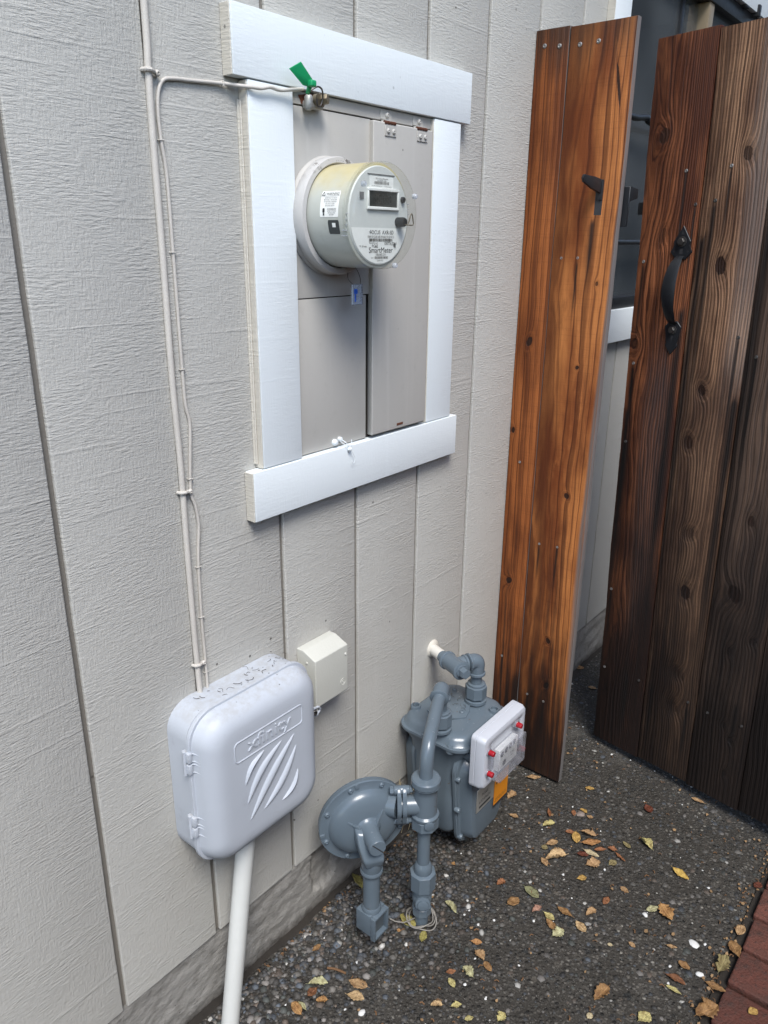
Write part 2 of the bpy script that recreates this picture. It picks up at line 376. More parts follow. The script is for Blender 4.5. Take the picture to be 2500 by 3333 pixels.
def disc_flat(org, ax, r, seg=16, ph=0.0):
    u, v, w = frame(ax); bm = bmesh.new(); bm.faces.new([bm.verts.new(Vector(org)+(u*math.cos(ph+2*math.pi*j/seg)+v*math.sin(ph+2*math.pi*j/seg))*r) for j in range(seg)]); return bm
def screw_head(org, ax, r=0.004, h=0.002, seg=12):
    return lathe([(r, 0), (r, h*0.4), (r*0.8, h*0.8), (r*0.45, h), (r*0.3, h*0.55)], org, ax, seg)
def hexbolt(org, ax, r=0.008, h=0.006, washer=True):
    b = [lathe([(r, 0), (r, h*0.8), (r*0.86, h)], org, ax, 6)]
    if washer: b.append(lathe([(r*1.35, -0.002), (r*1.35, 0.0)], org, ax, 20))
    return b
_tx = {}
def text2d(s, size=1.0, extrude=0.0):
    cu = bpy.data.curves.new('tx', 'FONT'); cu.body = s; cu.size = size; cu.align_x = 'CENTER'; cu.align_y = 'CENTER'; cu.extrude = extrude; cu.resolution_u = 3
    o = bpy.data.objects.new('tx', cu); col.objects.link(o); bpy.context.view_layer.update()
    me = bpy.data.meshes.new_from_object(o.evaluated_get(bpy.context.evaluated_depsgraph_get()))
    bpy.data.objects.remove(o); bpy.data.curves.remove(cu)
    bm = bmesh.new(); bm.from_mesh(me); bpy.data.meshes.remove(me); return bm
def text_wall(s, cx, cz, o, w=None, h=None, extrude=0.0, shear=0.0):
    bm = text2d(s, 1.0, extrude and 0.5)
    xs = [v.co.x for v in bm.verts]; ys = [v.co.y for v in bm.verts]; W = max(xs)-min(xs); H = max(ys)-min(ys)
    sx = w/W if w else h/H; sy = h/H if h else sx
    mx, my = (max(xs)+min(xs))/2, (max(ys)+min(ys))/2
    for v in bm.verts: v.co = P(cx+(v.co.x-mx)*sx+(v.co.y-my)*sy*shear, o+v.co.z*2*extrude, cz+(v.co.y-my)*sy)
    return bm
def bars_wall(cx, cz, o, w, h, n, seed=1):
    rn = random.Random(seed); bm = bmesh.new(); x = cx-w/2; st = w/n
    for i in range(n):
        b = st*rn.uniform(0.3, 0.75)
        bm.faces.new([bm.verts.new(p) for p in (P(x, o, cz-h/2), P(x+b, o, cz-h/2), P(x+b, o, cz+h/2), P(x, o, cz+h/2))]); x += st
    return bm
def quad_wall(x0, x1, z0, z1, o): 
    bm = bmesh.new(); bm.faces.new([bm.verts.new(p) for p in (P(x0, o, z0), P(x1, o, z0), P(x1, o, z1), P(x0, o, z1))]); return bm

GZ = -0.17
# ---------------------------------------------------------------- the setting
def grid_sheet(name, x0, x1, o0, o1, z, mat, kind='structure', res=0.0, amp=0.0):
    bm = bmesh.new()
    nx = max(1, int((x1-x0)/res)) if res else 1; no = max(1, int((o1-o0)/res)) if res else 1
    V = [[bm.verts.new(P(x0+(x1-x0)*i/nx, o0+(o1-o0)*j/no, z+(mnoise.noise(Vector((i*res*40, j*res*40, 3.1)))*amp if amp else 0))) for i in range(nx+1)] for j in range(no+1)]
    for j in range(no):
        for i in range(nx): bm.faces.new((V[j][i], V[j+1][i], V[j+1][i+1], V[j][i+1]))
    o = obj(name, bm, mat, smooth=60); return tag(o, None, None, kind=kind)
def concrete_mat():
    m = M('exposed aggregate concrete')
    v = m.voro(m.P, 115, 'F1', 'Distance'); vc = m.voro(m.P, 115, 'F1', 'Color'); vr, vg, vb = m.sep(vc)
    v2 = m.voro(m.P, 48, 'F1', 'Distance'); vc2 = m.sep(m.voro(m.P, 48, 'F1', 'Color'))
    n = m.noise(m.P, 3.2, 5, 0.6); n2 = m.noise(m.P, 60, 4, 0.7)
    c = m.mix(n2, (0.030, 0.028, 0.026), (0.085, 0.080, 0.073))
    peb = m.mix(vr, (0.018, 0.019, 0.020), (0.17, 0.16, 0.148)); peb = m.mix(m.step(vg, 0.93, 0.97), peb, (0.32, 0.31, 0.29))
    c = m.mix(m.step(v, 0.50, 0.35)*m.step(vb, 0.15, 0.35), c, peb)
    c = m.mix(m.step(v2, 0.42, 0.34)*m.step(vc2[0], 0.62, 0.68), c, m.mix(vc2[1], (0.035, 0.038, 0.040), (0.12, 0.11, 0.098)))
    c = m.mix(m.step(n, 0.42, 0.62)*0.45, c, (0.045, 0.042, 0.038))
    c = m.mix(m.step(m.noise(m.P, 8, 4, 0.7), 0.56, 0.75)*0.35, c, (0.15, 0.145, 0.135))
    sp = m.step(m.voro(m.P, 240), 0.20, 0.12)*m.step(m.noise(m.P, 40, 2), 0.54, 0.62)
    c = m.mix(sp*0.8, c, (0.42, 0.41, 0.39))
    grit = m.noise(m.P, 340, 3, 0.7); c = m.mix(m.step(grit, 0.54, 0.72)*0.55, c, (0.24, 0.235, 0.225)); c = m.mix(m.step(grit, 0.44, 0.30)*0.6, c, (0.015, 0.014, 0.013))
    h = m.step(v, 0.55, 0.15)*0.7 + n2*0.5 + m.noise(m.P, 300, 2)*0.3
    c = m.mix(1.0, c, (0.70, 0.68, 0.635), 'MULTIPLY')
    return m.bsdf(c, m.math('ADD', n2*0.2, 0.7), normal=m.bump(h, 1.0, 0.0034), spec=0.18)
m_conc = concrete_mat()
m_soil = plain('garden soil', (0.06, 0.05, 0.04), 0.95, bumpsc=30, bst=0.6, var=0.4)
grid_sheet('ground', -30, 40, -30, 40, GZ-0.03, m_soil)
path = grid_sheet('concrete_path', -2.2, 4.2, -0.012, 0.752, GZ, m_conc, res=0.02, amp=0.0012)

# bricks
mb = M('red brick'); _n = mb.noise(mb.P, 70, 4, 0.65); _r = mb.rnd(); _n2 = mb.noise(mb.P, 9, 4, 0.65)
_c = mb.mix(_r, (0.095, 0.036, 0.027), (0.170, 0.066, 0.048)); _c = mb.mix(mb.step(_n2, 0.38, 0.62)*0.9, _c, (0.070, 0.036, 0.029))
_c = mb.mix(mb.step(_n, 0.48, 0.70)*0.65, _c, (0.045, 0.032, 0.028)); _c = mb.mix(mb.step(mb.voro(mb.P, 90), 0.13, 0.07)*0.7, _c, (0.03, 0.025, 0.022))
m_brick = mb.bsdf(_c, 0.75, normal=mb.bump(_n+mb.noise(mb.P, 220, 2)*0.5, 1.0, 0.004), spec=0.25)
bed = obj('brick_path', box(-2.2, 4.2, 0.752, 2.1, GZ-0.07, GZ-0.011), m_dirt, smooth=None); tag(bed, None, None, kind='structure')
rb = random.Random(3); bme = []
for k in range(4):
    bm = lbox(-0.0485, 0.0485, -0.099, 0.099, -0.05, 0, 0.005, 3)
    for v in bm.verts:
        v.co += Vector((mnoise.noise(v.co*30+Vector((k*7, 0, 0))), mnoise.noise(v.co*30+Vector((k*7, 5, 0))), mnoise.noise(v.co*25+Vector((k*7, 9, 0)))*0.7))*0.0022
    me = bpy.data.meshes.new('brick'); bm.to_mesh(me); bm.free(); me.materials.append(m_brick)
    for p in me.polygons: p.use_smooth = True
    me.set_sharp_from_angle(angle=R(50)); bme.append(me)
for row in range(4):
    for i in range(24):
        o = bpy.data.objects.new('brick', bme[rb.randrange(4)]); col.objects.link(o); o.parent = bed
        x = 0.375 + i*0.1060 + (0.05 if row % 2 else 0)
        o.location = P(x+rb.uniform(-.002, .002), 0.869+row*0.206+rb.uniform(-.003, .003), GZ+0.004+rb.uniform(-.0015, .0015)); o.rotation_euler = (rb.uniform(-.01, .01), rb.uniform(-.012, .012), rb.uniform(-.018, .018))

# ---------------------------------------------------------------- house wall
house = thing('house', (0, 0, 0), 'beige-grey house wall of vertical grooved siding with a concrete foundation', 'house')
GS = 0.2032
obj('wall', box(-3.0, 1.83, -0.12, -0.0066, -0.001, 2.75), m_groove, house, smooth=None)
obj('wall', box(1.83, 3.15, -0.12, -0.0066, -0.001, 1.045), m_groove, house, smooth=None)
obj('wall', box(1.83, 3.15, -0.12, -0.0066, 2.02, 2.75), m_groove, house, smooth=None)
obj('wall', box(3.15, 4.2, -0.12, -0.0066, -0.001, 2.75), m_groove, house, smooth=None)
rs = random.Random(11)
def siding_board(x0, x1, z0, z1):
    bm = bmesh.new(); n = 44; L = []; r = 0.0016
    xs = [(x0, -0.0062), (x0, -r), (x0+r*0.4, -r*0.3), (x0+r*1.4, 0), (x1-r*1.4, 0), (x1-r*0.4, -r*0.3), (x1, -r), (x1, -0.0062)]
    for i in range(n+1):
        z = z0+(z1-z0)*i/n; row = []
        for j, (x, o) in enumerate(xs):
            w = mnoise.noise(Vector((x0*50+(0 if j < 4 else 9), z*18, j*0.1)))*0.0007
            row.append(bm.verts.new(P(x+w, o, z+(mnoise.noise(Vector((x*25, z0, 1)))*0.0012 if i == 0 else 0))))
        L.append(row)
    for i in range(n):
        for j in range(len(xs)-1): bm.faces.new((L[i][j], L[i][j+1], L[i+1][j+1], L[i+1][j]))
    bm.faces.new(L[0]); bm.faces.new(L[-1]); return bm
for k in range(-8, 20):
    x0, x1 = k*GS, (k+1)*GS-0.0095
    segs = [(0.0, 2.75)] if (x1 < 1.83 or x0 > 3.13) else [(0.0, 1.03), (2.05, 2.75)]
    for z0, z1 in segs: obj('siding_board', siding_board(x0, x1, z0, z1), m_siding, house, smooth=50)
mf = M('painted foundation'); _n = mf.noise(mf.P, 45, 5, 0.7); _s = mf.noise(mf.vs(mf.P, (55, 55, 110)), 1, 5, 0.75); _g = mf.noise(mf.P, 6, 4, 0.6)
_c = mf.mix(_g, (0.25, 0.24, 0.22), (0.33, 0.318, 0.292)); _c = mf.mix(mf.step(_n, 0.50, 0.72)*0.55, _c, (0.12, 0.112, 0.10))
_c = mf.mix(mf.step(mf.voro(mf.P, 55), 0.10, 0.05)*mf.step(mf.noise(mf.P, 12, 2), 0.45, 0.6), _c, (0.03, 0.025, 0.02))
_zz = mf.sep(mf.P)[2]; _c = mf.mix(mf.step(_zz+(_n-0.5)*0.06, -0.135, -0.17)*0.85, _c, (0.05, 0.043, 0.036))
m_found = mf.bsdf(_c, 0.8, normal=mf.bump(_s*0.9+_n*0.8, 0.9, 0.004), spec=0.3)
bm = bmesh.new(); NX, NZ = 1100, 34; X0, X1 = -2.4, 4.2; V = []
for j in range(NZ+1):
    row = []
    for i in range(NX+1):
        x = X0+(X1-X0)*i/NX; z = GZ-0.04+(0.002-GZ+0.04)*j/NZ
        o = -0.006 + mnoise.noise(Vector((x*14, z*40, 0)))*0.0035 + mnoise.noise(Vector((x*60, z*90, 4)))*0.0018
        nx = abs(x-0.700)/0.034; nz = (z+0.062)/0.045
        e = mnoise.noise(Vector((x*70, z*70, 2)))*0.35
        d_ = max(nx, abs(nz)*0.85)+e*0.5
        o -= 0.011*max(0.0, min(1.0, (1.15-d_)*5))
        row.append(bm.verts.new(P(x, o, z)))
    V.append(row)
for j in range(NZ):
    for i in range(NX): bm.faces.new((V[j][i], V[j][i+1], V[j+1][i+1], V[j+1][i]))
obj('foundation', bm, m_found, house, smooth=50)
# dirt line where the foundation meets the concrete
bm = bmesh.new(); rd = random.Random(5); pv = None
for i in range(260):
    x = 0.0+i*0.0095; w = 0.003+0.006*max(0, mnoise.noise(Vector((x*9, 0, 0)))+0.35); h = 0.002+0.004*max(0, mnoise.noise(Vector((x*23, 4, 0)))+0.3)
    cur = [bm.verts.new(P(x, -0.006, GZ+h*1.6)), bm.verts.new(P(x, w*0.5, GZ+h)), bm.verts.new(P(x, w+0.004, GZ-0.001))]
    if pv:
        for j in range(2): bm.faces.new((pv[j], pv[j+1], cur[j+1], cur[j]))
    pv = cur
tag(obj('dirt', bm, m_dirt, smooth=60), 'strip of dark dirt in the crack along the foundation', 'dirt', kind='stuff')

# window in the far part of the wall
m_room = plain('dark room', (0.02, 0.02, 0.021), 0.9)
win = obj('window', [box(1.838, 1.868, -0.10, 0.006, 1.075, 1.985, 0.002), box(3.07, 3.10, -0.10, 0.006, 1.075, 1.985, 0.002), box(1.838, 3.10, -0.10, 0.008, 1.945, 1.99, 0.003), box(1.838, 3.10, -0.10, 0.010, 1.068, 1.10, 0.003)], m_blackp, house, smooth=30)
obj('pane', box(1.868, 2.455, -0.034, -0.030, 1.10, 1.945), m_glass, win, smooth=None)
obj('pane', box(2.495, 3.07, -0.019, -0.015, 1.10, 1.945), m_glass, win, smooth=None)
m_bronze = plain('bronze mullion', (0.30, 0.235, 0.15), 0.45, 0.3)
obj('mullion', box(2.452, 2.497, -0.045, 0.002, 1.10, 1.945, 0.003), m_bronze, win)
obj('sash_bar', box(2.292, 2.312, -0.050, -0.022, 1.10, 1.945, 0.002), m_blackp, win)
multi('clip', [box(2.735, 2.775, 0.004, 0.022, 1.985, 2.0, 0.002), box(2.86, 2.885, 0.004, 0.03, 1.98, 2.015, 0.003)], m_blackp, win)
obj('room_lining', [box(1.80, 3.14, -0.62, -0.60, 1.0, 2.1), box(1.80, 1.82, -0.60, -0.12, 1.0, 2.1), box(3.12, 3.14, -0.60, -0.12, 1.0, 2.1), box(1.80, 3.14, -0.60, -0.12, 1.0, 1.02), box(1.80, 3.14, -0.60, -0.12, 2.06, 2.08)], m_room, win, smooth=None)
cas = obj('window_casing', box(1.744, 1.837, 0.0008, 0.0205, 0.974, 2.12, 0.0015), m_trim, house)
obj('window_casing', box(3.101, 3.19, 0.0008, 0.0205, 0.974, 2.12, 0.0015), m_trim, house)
obj('window_sill', box(1.839, 3.099, 0.0008, 0.0235, 0.974, 1.067, 0.0015), m_trim, house)
obj('window_head', box(1.839, 3.099, 0.0008, 0.0225, 1.9915, 2.12, 0.0015), m_trim, house)
obj('casing_edge', box(1.7405, 1.7438, 0.0008, 0.0195, 0.974, 2.12), m_trimside, cas, smooth=None)
# roof edge far above the picture
obj('eave', box(-3.0, 4.2, -0.12, 0.30, 2.75, 2.80, 0.004), m_trim, house, smooth=30)
obj('roof', [rings([[P(-3.1, 0.42, 2.80), P(4.3, 0.42, 2.80), P(4.3, -3.0, 4.2), P(-3.1, -3.0, 4.2)], [P(-3.1, 0.42, 2.86), P(4.3, 0.42, 2.86), P(4.3, -3.0, 4.26), P(-3.1, -3.0, 4.26)]])], plain('grey shingle', (0.10, 0.095, 0.09), 0.9, bumpsc=20), house, smooth=None)

# pebbles set in the concrete
def pebbles(name, n, region, smin, smax, seed, lift, label, sink=(0.25, 0.7), km=1.0):
    rp = random.Random(seed); ic = bmesh.new(); bmesh.ops.create_icosphere(ic, subdivisions=1, radius=1.0)
    iv = [v.co.copy() for v in ic.verts]; iff = [[v.index for v in f.verts] for f in ic.faces]; ic.free()
    vs_, fs, cs = [], [], []
    pal = [(0.035, 0.037, 0.040), (0.055, 0.056, 0.057), (0.045, 0.042, 0.038), (0.075, 0.070, 0.062), (0.028, 0.028, 0.028), (0.062, 0.072, 0.085), (0.095, 0.088, 0.078), (0.085, 0.066, 0.052), (0.14, 0.13, 0.12), (0.05, 0.055, 0.05)]
    for _ in range(n):
        x, o = region(rp)
        if x is None: continue
        s = smin+(smax-smin)*rp.random()**2.2; a = rp.uniform(0, 6.28); e = rp.uniform(0.6, 1.0); fl = rp.uniform(0.45, 0.75)
        ca, sa = math.cos(a), math.sin(a); z = GZ - s*fl*rp.uniform(*sink) + lift*rp.random()
        c = list(rp.choice(pal)); 
        if rp.random() < 0.018: c = [0.42, 0.41, 0.38]
        k = rp.uniform(0.45, 1.25)*km; b = len(vs_); ox, oy = rp.uniform(0, 99), rp.uniform(0, 99)
        for q in iv:
            d = 1+0.22*mnoise.noise(q*1.3+Vector((ox, oy, 0)))
            px, py = q.x*s*d, q.y*s*e*d
            vs_.append((x+px*ca-py*sa, -o+px*sa+py*ca, z+q.z*s*fl*d)); cs.append((c[0]*k, c[1]*k, c[2]*k, 1))
        fs += [[i+b for i in f] for f in iff]
    me = bpy.data.meshes.new(name); me.from_pydata(vs_, [], fs); at = me.color_attributes.new('Col', 'FLOAT_COLOR', 'POINT')
    at.data.foreach_set('color', [f for c in cs for f in c]); me.materials.append(m_peb)
    o = add_obj(name, me, smooth=80); return tag(o, label, 'pebbles', kind='stuff')
mp = M('pebble stone'); _n = mp.noise(mp.P, 420, 3, 0.6)
m_peb = mp.bsdf(mp.mix(_n*0.5, mp.attr('Col'), (0.05, 0.047, 0.043)), 0.65, normal=mp.bump(_n, 0.3, 0.0008), spec=0.4)
def reg_main(rp):
    x = rp.uniform(0.30, 2.1); o = rp.uniform(0.012, 0.745)
    return (x, o)
def reg_near(rp):                                    # loose, better exposed stones round the gas pipes
    while True:
        x = rp.gauss(0.86, 0.12); o = abs(rp.gauss(0.10, 0.09))+0.012
        if o < 0.4: return (x, o)
def reg_corner(rp):
    x = rp.uniform(0.30, 0.75); return (x, 0.012+abs(rp.gauss(0, 0.09)))
pebbles('aggregate_pebbles', 9000, reg_main, 0.0030, 0.0125, 1, 0.0, 'small dark stones set in the concrete path', (0.50, 0.90))
pebbles('loose_pebbles', 1500, reg_near, 0.004, 0.0105, 2, 0.005, 'rounded stones exposed around the gas pipes', km=1.25)
pebbles('edge_pebbles', 900, reg_corner, 0.004, 0.012, 4, 0.001, 'stones along the foundation in the front corner', km=1.7)

# ---------------------------------------------------------------- white trim frame round the service panel
trim = thing('trim_frame', P(0.824, 0.01, 0.805), 'white painted board frame around the electric service panel', 'trim')
def tboard(x0, x1, z0, z1, o1, sidew=True):
    b = obj('trim_board', box(x0+0.0022, x1-0.0006, 0.0008, o1, z0+0.0008, z1, 0.0016, 2), m_trim, trim)
    obj('painted_edge', box(x0, x0+0.0021, 0.0008, o1-0.0018, z0+0.0006, z1-0.0012, 0.0006, 1), m_trimside, b, smooth=30)
tboard(0.5245, 1.128, 1.4665, 1.556, 0.0210)
tboard(0.5255, 1.121, 0.805, 0.8915, 0.0222)
tboard(0.551, 0.6425, 0.8925, 1.4655, 0.0196)
tboard(1.0085, 1.098, 0.8925, 1.4655, 0.0192)
obj('caulk_bead', [tube([P(0.5495, 0.002, z/100) for z in range(90, 147, 3)], 0.0028, 8), tube([P(0.549, 0.0065, z/100) for z in range(90, 147, 3)], 0.0016, 6)], m_trimside, trim)

# ---------------------------------------------------------------- service panel
pan = thing('service_panel', P(0.824, 0.005, 0.893), 'grey painted electric service panel with hinged breaker door', 'panel')
obj('top_strip', box(0.6434, 1.0076, 0.0008, 0.0115, 1.4475, 1.4655, 0.0008), m_panel, pan)
cov = obj('meter_cover', box(0.6434, 0.8345, 0.0008, 0.0105, 1.1605, 1.4455, 0.0012), m_panel, pan)
low = obj('lower_cover', box(0.6434, 0.8245, 0.0008, 0.0098, 0.8935, 1.1588, 0.0012), m_panel, pan)
obj('back_plate', box(0.642, 1.009, 0.0006, 0.004, 0.893, 1.466), m_dirt, pan, smooth=None)
bm = rings([[P(0.835, 0.004, 0.8975), P(1.0005, 0.004, 0.8975), P(1.0005, 0.004, 1.4445), P(0.835, 0.004, 1.4445)], [P(0.828, 0.0225, 0.8985), P(1.0005, 0.0225, 0.8985), P(1.0005, 0.0225, 1.4435), P(0.828, 0.0225, 1.4435)]])
door = obj('breaker_door', bevel(bm, 0.0028, 3), m_panel, pan)
obj('latch_slot', box(0.905, 0.925, 0.0222, 0.0232, 0.905, 0.910, 0.0005, 1), m_rust, door)
for hx in (0.858, 0.951):
    h = obj('hinge', [box(hx, hx+0.031, 0.0116, 0.0132, 1.449, 1.463, 0.0004, 1), box(hx, hx+0.031, 0.0226, 0.0242, 1.422, 1.4385, 0.0004, 1), box(hx+0.002, hx+0.029, 0.0132, 0.0226, 1.4437, 1.4475)], m_panel, pan)
    kn = [tube([P(hx+0.0005+k*0.0078, 0.0215, 1.4432), P(hx+0.0068+k*0.0078, 0.0215, 1.4432)], 0.0031, 12) for k in range(4)]
    obj('knuckle', kn, m_rust, h, label='rusty hinge knuckles with worn paint')
    multi('rivet', [screw_head(P(hx+dx, 0.0242, 1.430), (0, -1, 0), 0.0042, 0.0028, 14) for dx in (0.008, 0.023)] + [screw_head(P(hx+0.017, 0.0132, 1.4558), (0, -1, 0), 0.0045, 0.004, 12)], m_panel, h)
obj('lock_stud', [lathe([(0.006, 0), (0.006, 0.004), (0.0045, 0.007), (0.002, 0.008)], P(0.7345, 0.0098, 0.902), (0, -1, 0), 16), lathe([(0.0045, 0), (0.0045, 0.005), (0.003, 0.006)], P(0.7485, 0.0098, 0.9055), (0, -1, 0), 12)], m_trim, low)
obj('seal_wire', [tube(catmull([P(0.749, 0.016, 0.905), P(0.753, 0.022, 0.900), P(0.758, 0.025, 0.893), P(0.762, 0.027, 0.888)], 5), 0.0009, 6), tube(catmull([P(0.743, 0.018, 0.903), P(0.752, 0.026, 0.895), P(0.764, 0.026, 0.897), P(0.766, 0.025, 0.904)], 5), 0.0007, 6), tube(catmull([P(0.762, 0.026, 0.885), P(0.767, 0.0275, 0.877), P(0.773, 0.0275, 0.866), P(0.769, 0.0275, 0.858), P(0.763, 0.0275, 0.862)], 5), 0.0005, 6), lathe([(0.002, 0), (0.0045, 0.002), (0.0045, 0.006), (0.002, 0.008)], P(0.757, 0.024, 0.889), (0.6, -0.3, -0.4), 10)], m_trim, low)

# ---------------------------------------------------------------- electric meter
MX, MZ = 0.726, 1.288
em = thing('electric_meter', P(MX, 0.0105, MZ), 'round electric meter with clear cover and digital display on the service panel', 'electric meter')
AX = (0, -1, 0)
def mring(pr, **k): return lathe(pr, P(MX, 0, MZ), AX, 72, **k)
obj('base_flange', mring([(0.0915, 0.0108), (0.0925, 0.013), (0.089, 0.018)]), m_panel, em)
obj('sealing_ring', mring([(0.0885, 0.017), (0.0905, 0.020), (0.0905, 0.036), (0.0890, 0.0385), (0.0815, 0.0392), (0.0795, 0.0375)], cap0=False, cap1=False), m_alu, em)
mbody = M('yellowed meter housing'); _x, _y, _z = mbody.sep(mbody.P); _n = mbody.noise(mbody.P, 35, 4, 0.6)
_c = mbody.mix(mbody.step(_z+(_n-0.5)*0.04, 0.015, 0.085), (0.43, 0.445, 0.40), (0.50, 0.43, 0.22))
_c = mbody.mix(mbody.step(_n, 0.55, 0.8)*0.25, _c, (0.28, 0.27, 0.23))
m_mbody = mbody.bsdf(_c, 0.22, spec=0.5, coat=0.25)
hs = obj('housing', mring([(0.0785, 0.0360), (0.0785, 0.114), (0.0778, 0.1172), (0.0745, 0.1182)]), m_mbody, em)
obj('clear_cover', mring([(0.0788, 0.112), (0.0792, 0.128), (0.0786, 0.1325), (0.0765, 0.1358), (0.072, 0.1372), (0.0, 0.1378)], cap0=False, cap1=False), m_clear, em)
face = obj('dial_face', mring([(0.0735, 0.1086), (0.0735, 0.119), (0.0722, 0.1205), (0.0001, 0.1206)]), m_dialface, em)
FO = 0.1212
obj('display_bezel', [box(MX-0.032, MX+0.046, 0.1207, 0.1245, MZ+0.0365, MZ+0.0410, 0.0008, 1), box(MX-0.032, MX+0.046, 0.1207, 0.1245, MZ+0.0095, MZ+0.0140, 0.0008, 1), box(MX-0.032, MX-0.0285, 0.1207, 0.1242, MZ+0.0138, MZ+0.0367, 0.0006, 1), box(MX+0.0425, MX+0.046, 0.1207, 0.1242, MZ+0.0138, MZ+0.0367, 0.0006, 1)], m_paper, face)
lcd = obj('display', box(MX-0.0284, MX+0.0424, 0.1208, 0.1218, MZ+0.0140, MZ+0.0365), m_lcd, face, smooth=None)
obj('digits', [text_wall('88888', MX+0.007, MZ+0.0255, 0.1221, w=0.045, h=0.014)], plain('faint segments', (0.012, 0.014, 0.013), 0.3), lcd, smooth=None)
lb = obj('label_sticker', box(MX-0.0245, MX+0.033, 0.1207, 0.1213, MZ+0.0415, MZ+0.0575), m_paper, face, smooth=None)
obj('label_print', [text_wall('Silver Spring Networks', MX+0.004, MZ+0.0545, 0.1217, h=0.0030), bars_wall(MX+0.004, MZ+0.0485, 0.1217, 0.036, 0.0042, 36, 2), text_wall('0013500100 13088', MX+0.004, MZ+0.0518, 0.1217, h=0.0020), text_wall('FCC ID OWS-NIC514     IC 5975A-NIC514', MX+0.004, MZ+0.0438, 0.1217, w=0.05, h=0.0018)], m_inkg, lb, smooth=None)
import itertools
arc = [(math.sqrt(max(0, 0.0712**2-zz**2)), zz) for zz in [(-0.017-(0.0535*k/14)) for k in range(15)]]
poly = [(0.0, -0.0705)] + [(-a, b) for a, b in reversed(arc)] + [(a, b) for a, b in arc]
npb = bmesh.new(); npb.faces.new([npb.verts.new(P(MX+a, FO, MZ+b)) for a, b in poly])
npl = obj('name_plate', npb, m_paper, face, smooth=None)
TO = FO+0.0005
obj('plate_print', [text_wall('FOCUS  AXR-SD', MX+0.005, MZ-0.0235, TO, h=0.0058), text_wall('Type', MX-0.023, MZ-0.0240, TO, h=0.0036), text_wall('FORM 2S CL200 240V 3W 60Hz TA=30 Kh 7.2', MX+0.003, MZ-0.0302, TO, w=0.066, h=0.0034), bars_wall(MX+0.003, MZ-0.0350, TO, 0.060, 0.0046, 46, 5), text_wall('*PGE1007763264*', MX-0.016, MZ-0.0395, TO, h=0.0022), text_wall('1007763264', MX+0.027, MZ-0.0402, TO, h=0.0046), text_wall('PG&E', MX-0.012, MZ-0.0440, TO, h=0.0046), text_wall('SmartMeter', MX+0.003, MZ-0.0500, TO, w=0.060, h=0.0082), text_wall('Ap', MX-0.048, MZ-0.0440, TO, h=0.003), text_wall('30 min.', MX-0.038, MZ-0.0445, TO, h=0.003), text_wall('106 842 211', MX+0.003, MZ-0.0570, TO, h=0.0038), bars_wall(MX+0.004, MZ-0.0615, TO, 0.034, 0.0036, 26, 8), text_wall('ACD', MX-0.019, MZ-0.0617, TO, h=0.0020), text_wall('Landis+Gyr', MX+0.001, MZ-0.0660, TO, h=0.0030)]
    + [tube([P(MX+0.034+r*math.cos(t), TO, MZ-0.0445+r*math.sin(t)) for t in [R(-25+10*k) for k in range(9)]], 0.0005, 6) for r in (0.002, 0.004, 0.006)], m_ink, npl, smooth=None)
obj('reset_hook', tube(fillet([P(MX+0.046, 0.1205, MZ-0.010), P(MX+0.048, 0.142, MZ-0.012), P(MX+0.060, 0.143, MZ-0.012), P(MX+0.0545, 0.143, MZ+0.010), P(MX+0.047, 0.142, MZ-0.010)], 0.003, 4), 0.0009, 8), m_brass, em)
obj('reset_knob', lathe([(0.0075, 0), (0.0075, 0.012), (0.006, 0.0155), (0.002, 0.016)], P(MX+0.046, 0.1207, MZ-0.0075), AX, 20), m_blackp, face)
obj('optical_port', [lathe([(0.0045, 0), (0.0045, 0.004), (0.0028, 0.0045), (0.0026, 0.001)], P(MX+0.057, 0.1207, MZ+0.0265), AX, 18)], m_ink, face)
obj('face_slots', [box(MX-0.030, MX+0.036, 0.1206, 0.1216, MZ+0.0600, MZ+0.0612), box(MX-0.0485, MX-0.0395, 0.1206, 0.1218, MZ+0.024, MZ+0.034)], m_inkg, face, smooth=None)
multi('cover_knob', [lathe([(0.0042, 0), (0.0042, 0.005), (0.0025, 0.007)], P(MX+a, 0.134, MZ+b), AX, 14) for a, b in ((-0.058, 0.044), (0.070, 0.032), (0.02, -0.0735))], m_tagp, em)
multi('cover_rib', [box(MX-0.0772, MX-0.0755, 0.1092, 0.1205, MZ+zz, MZ+zz+0.0012) for zz in (-0.030, -0.022, -0.014, -0.006, 0.002)] + [box(MX+0.0738, MX+0.0752, 0.1092, 0.121, MZ+zz, MZ+zz+0.0012) for zz in (0.004, 0.012, 0.020)], m_tagp, em)
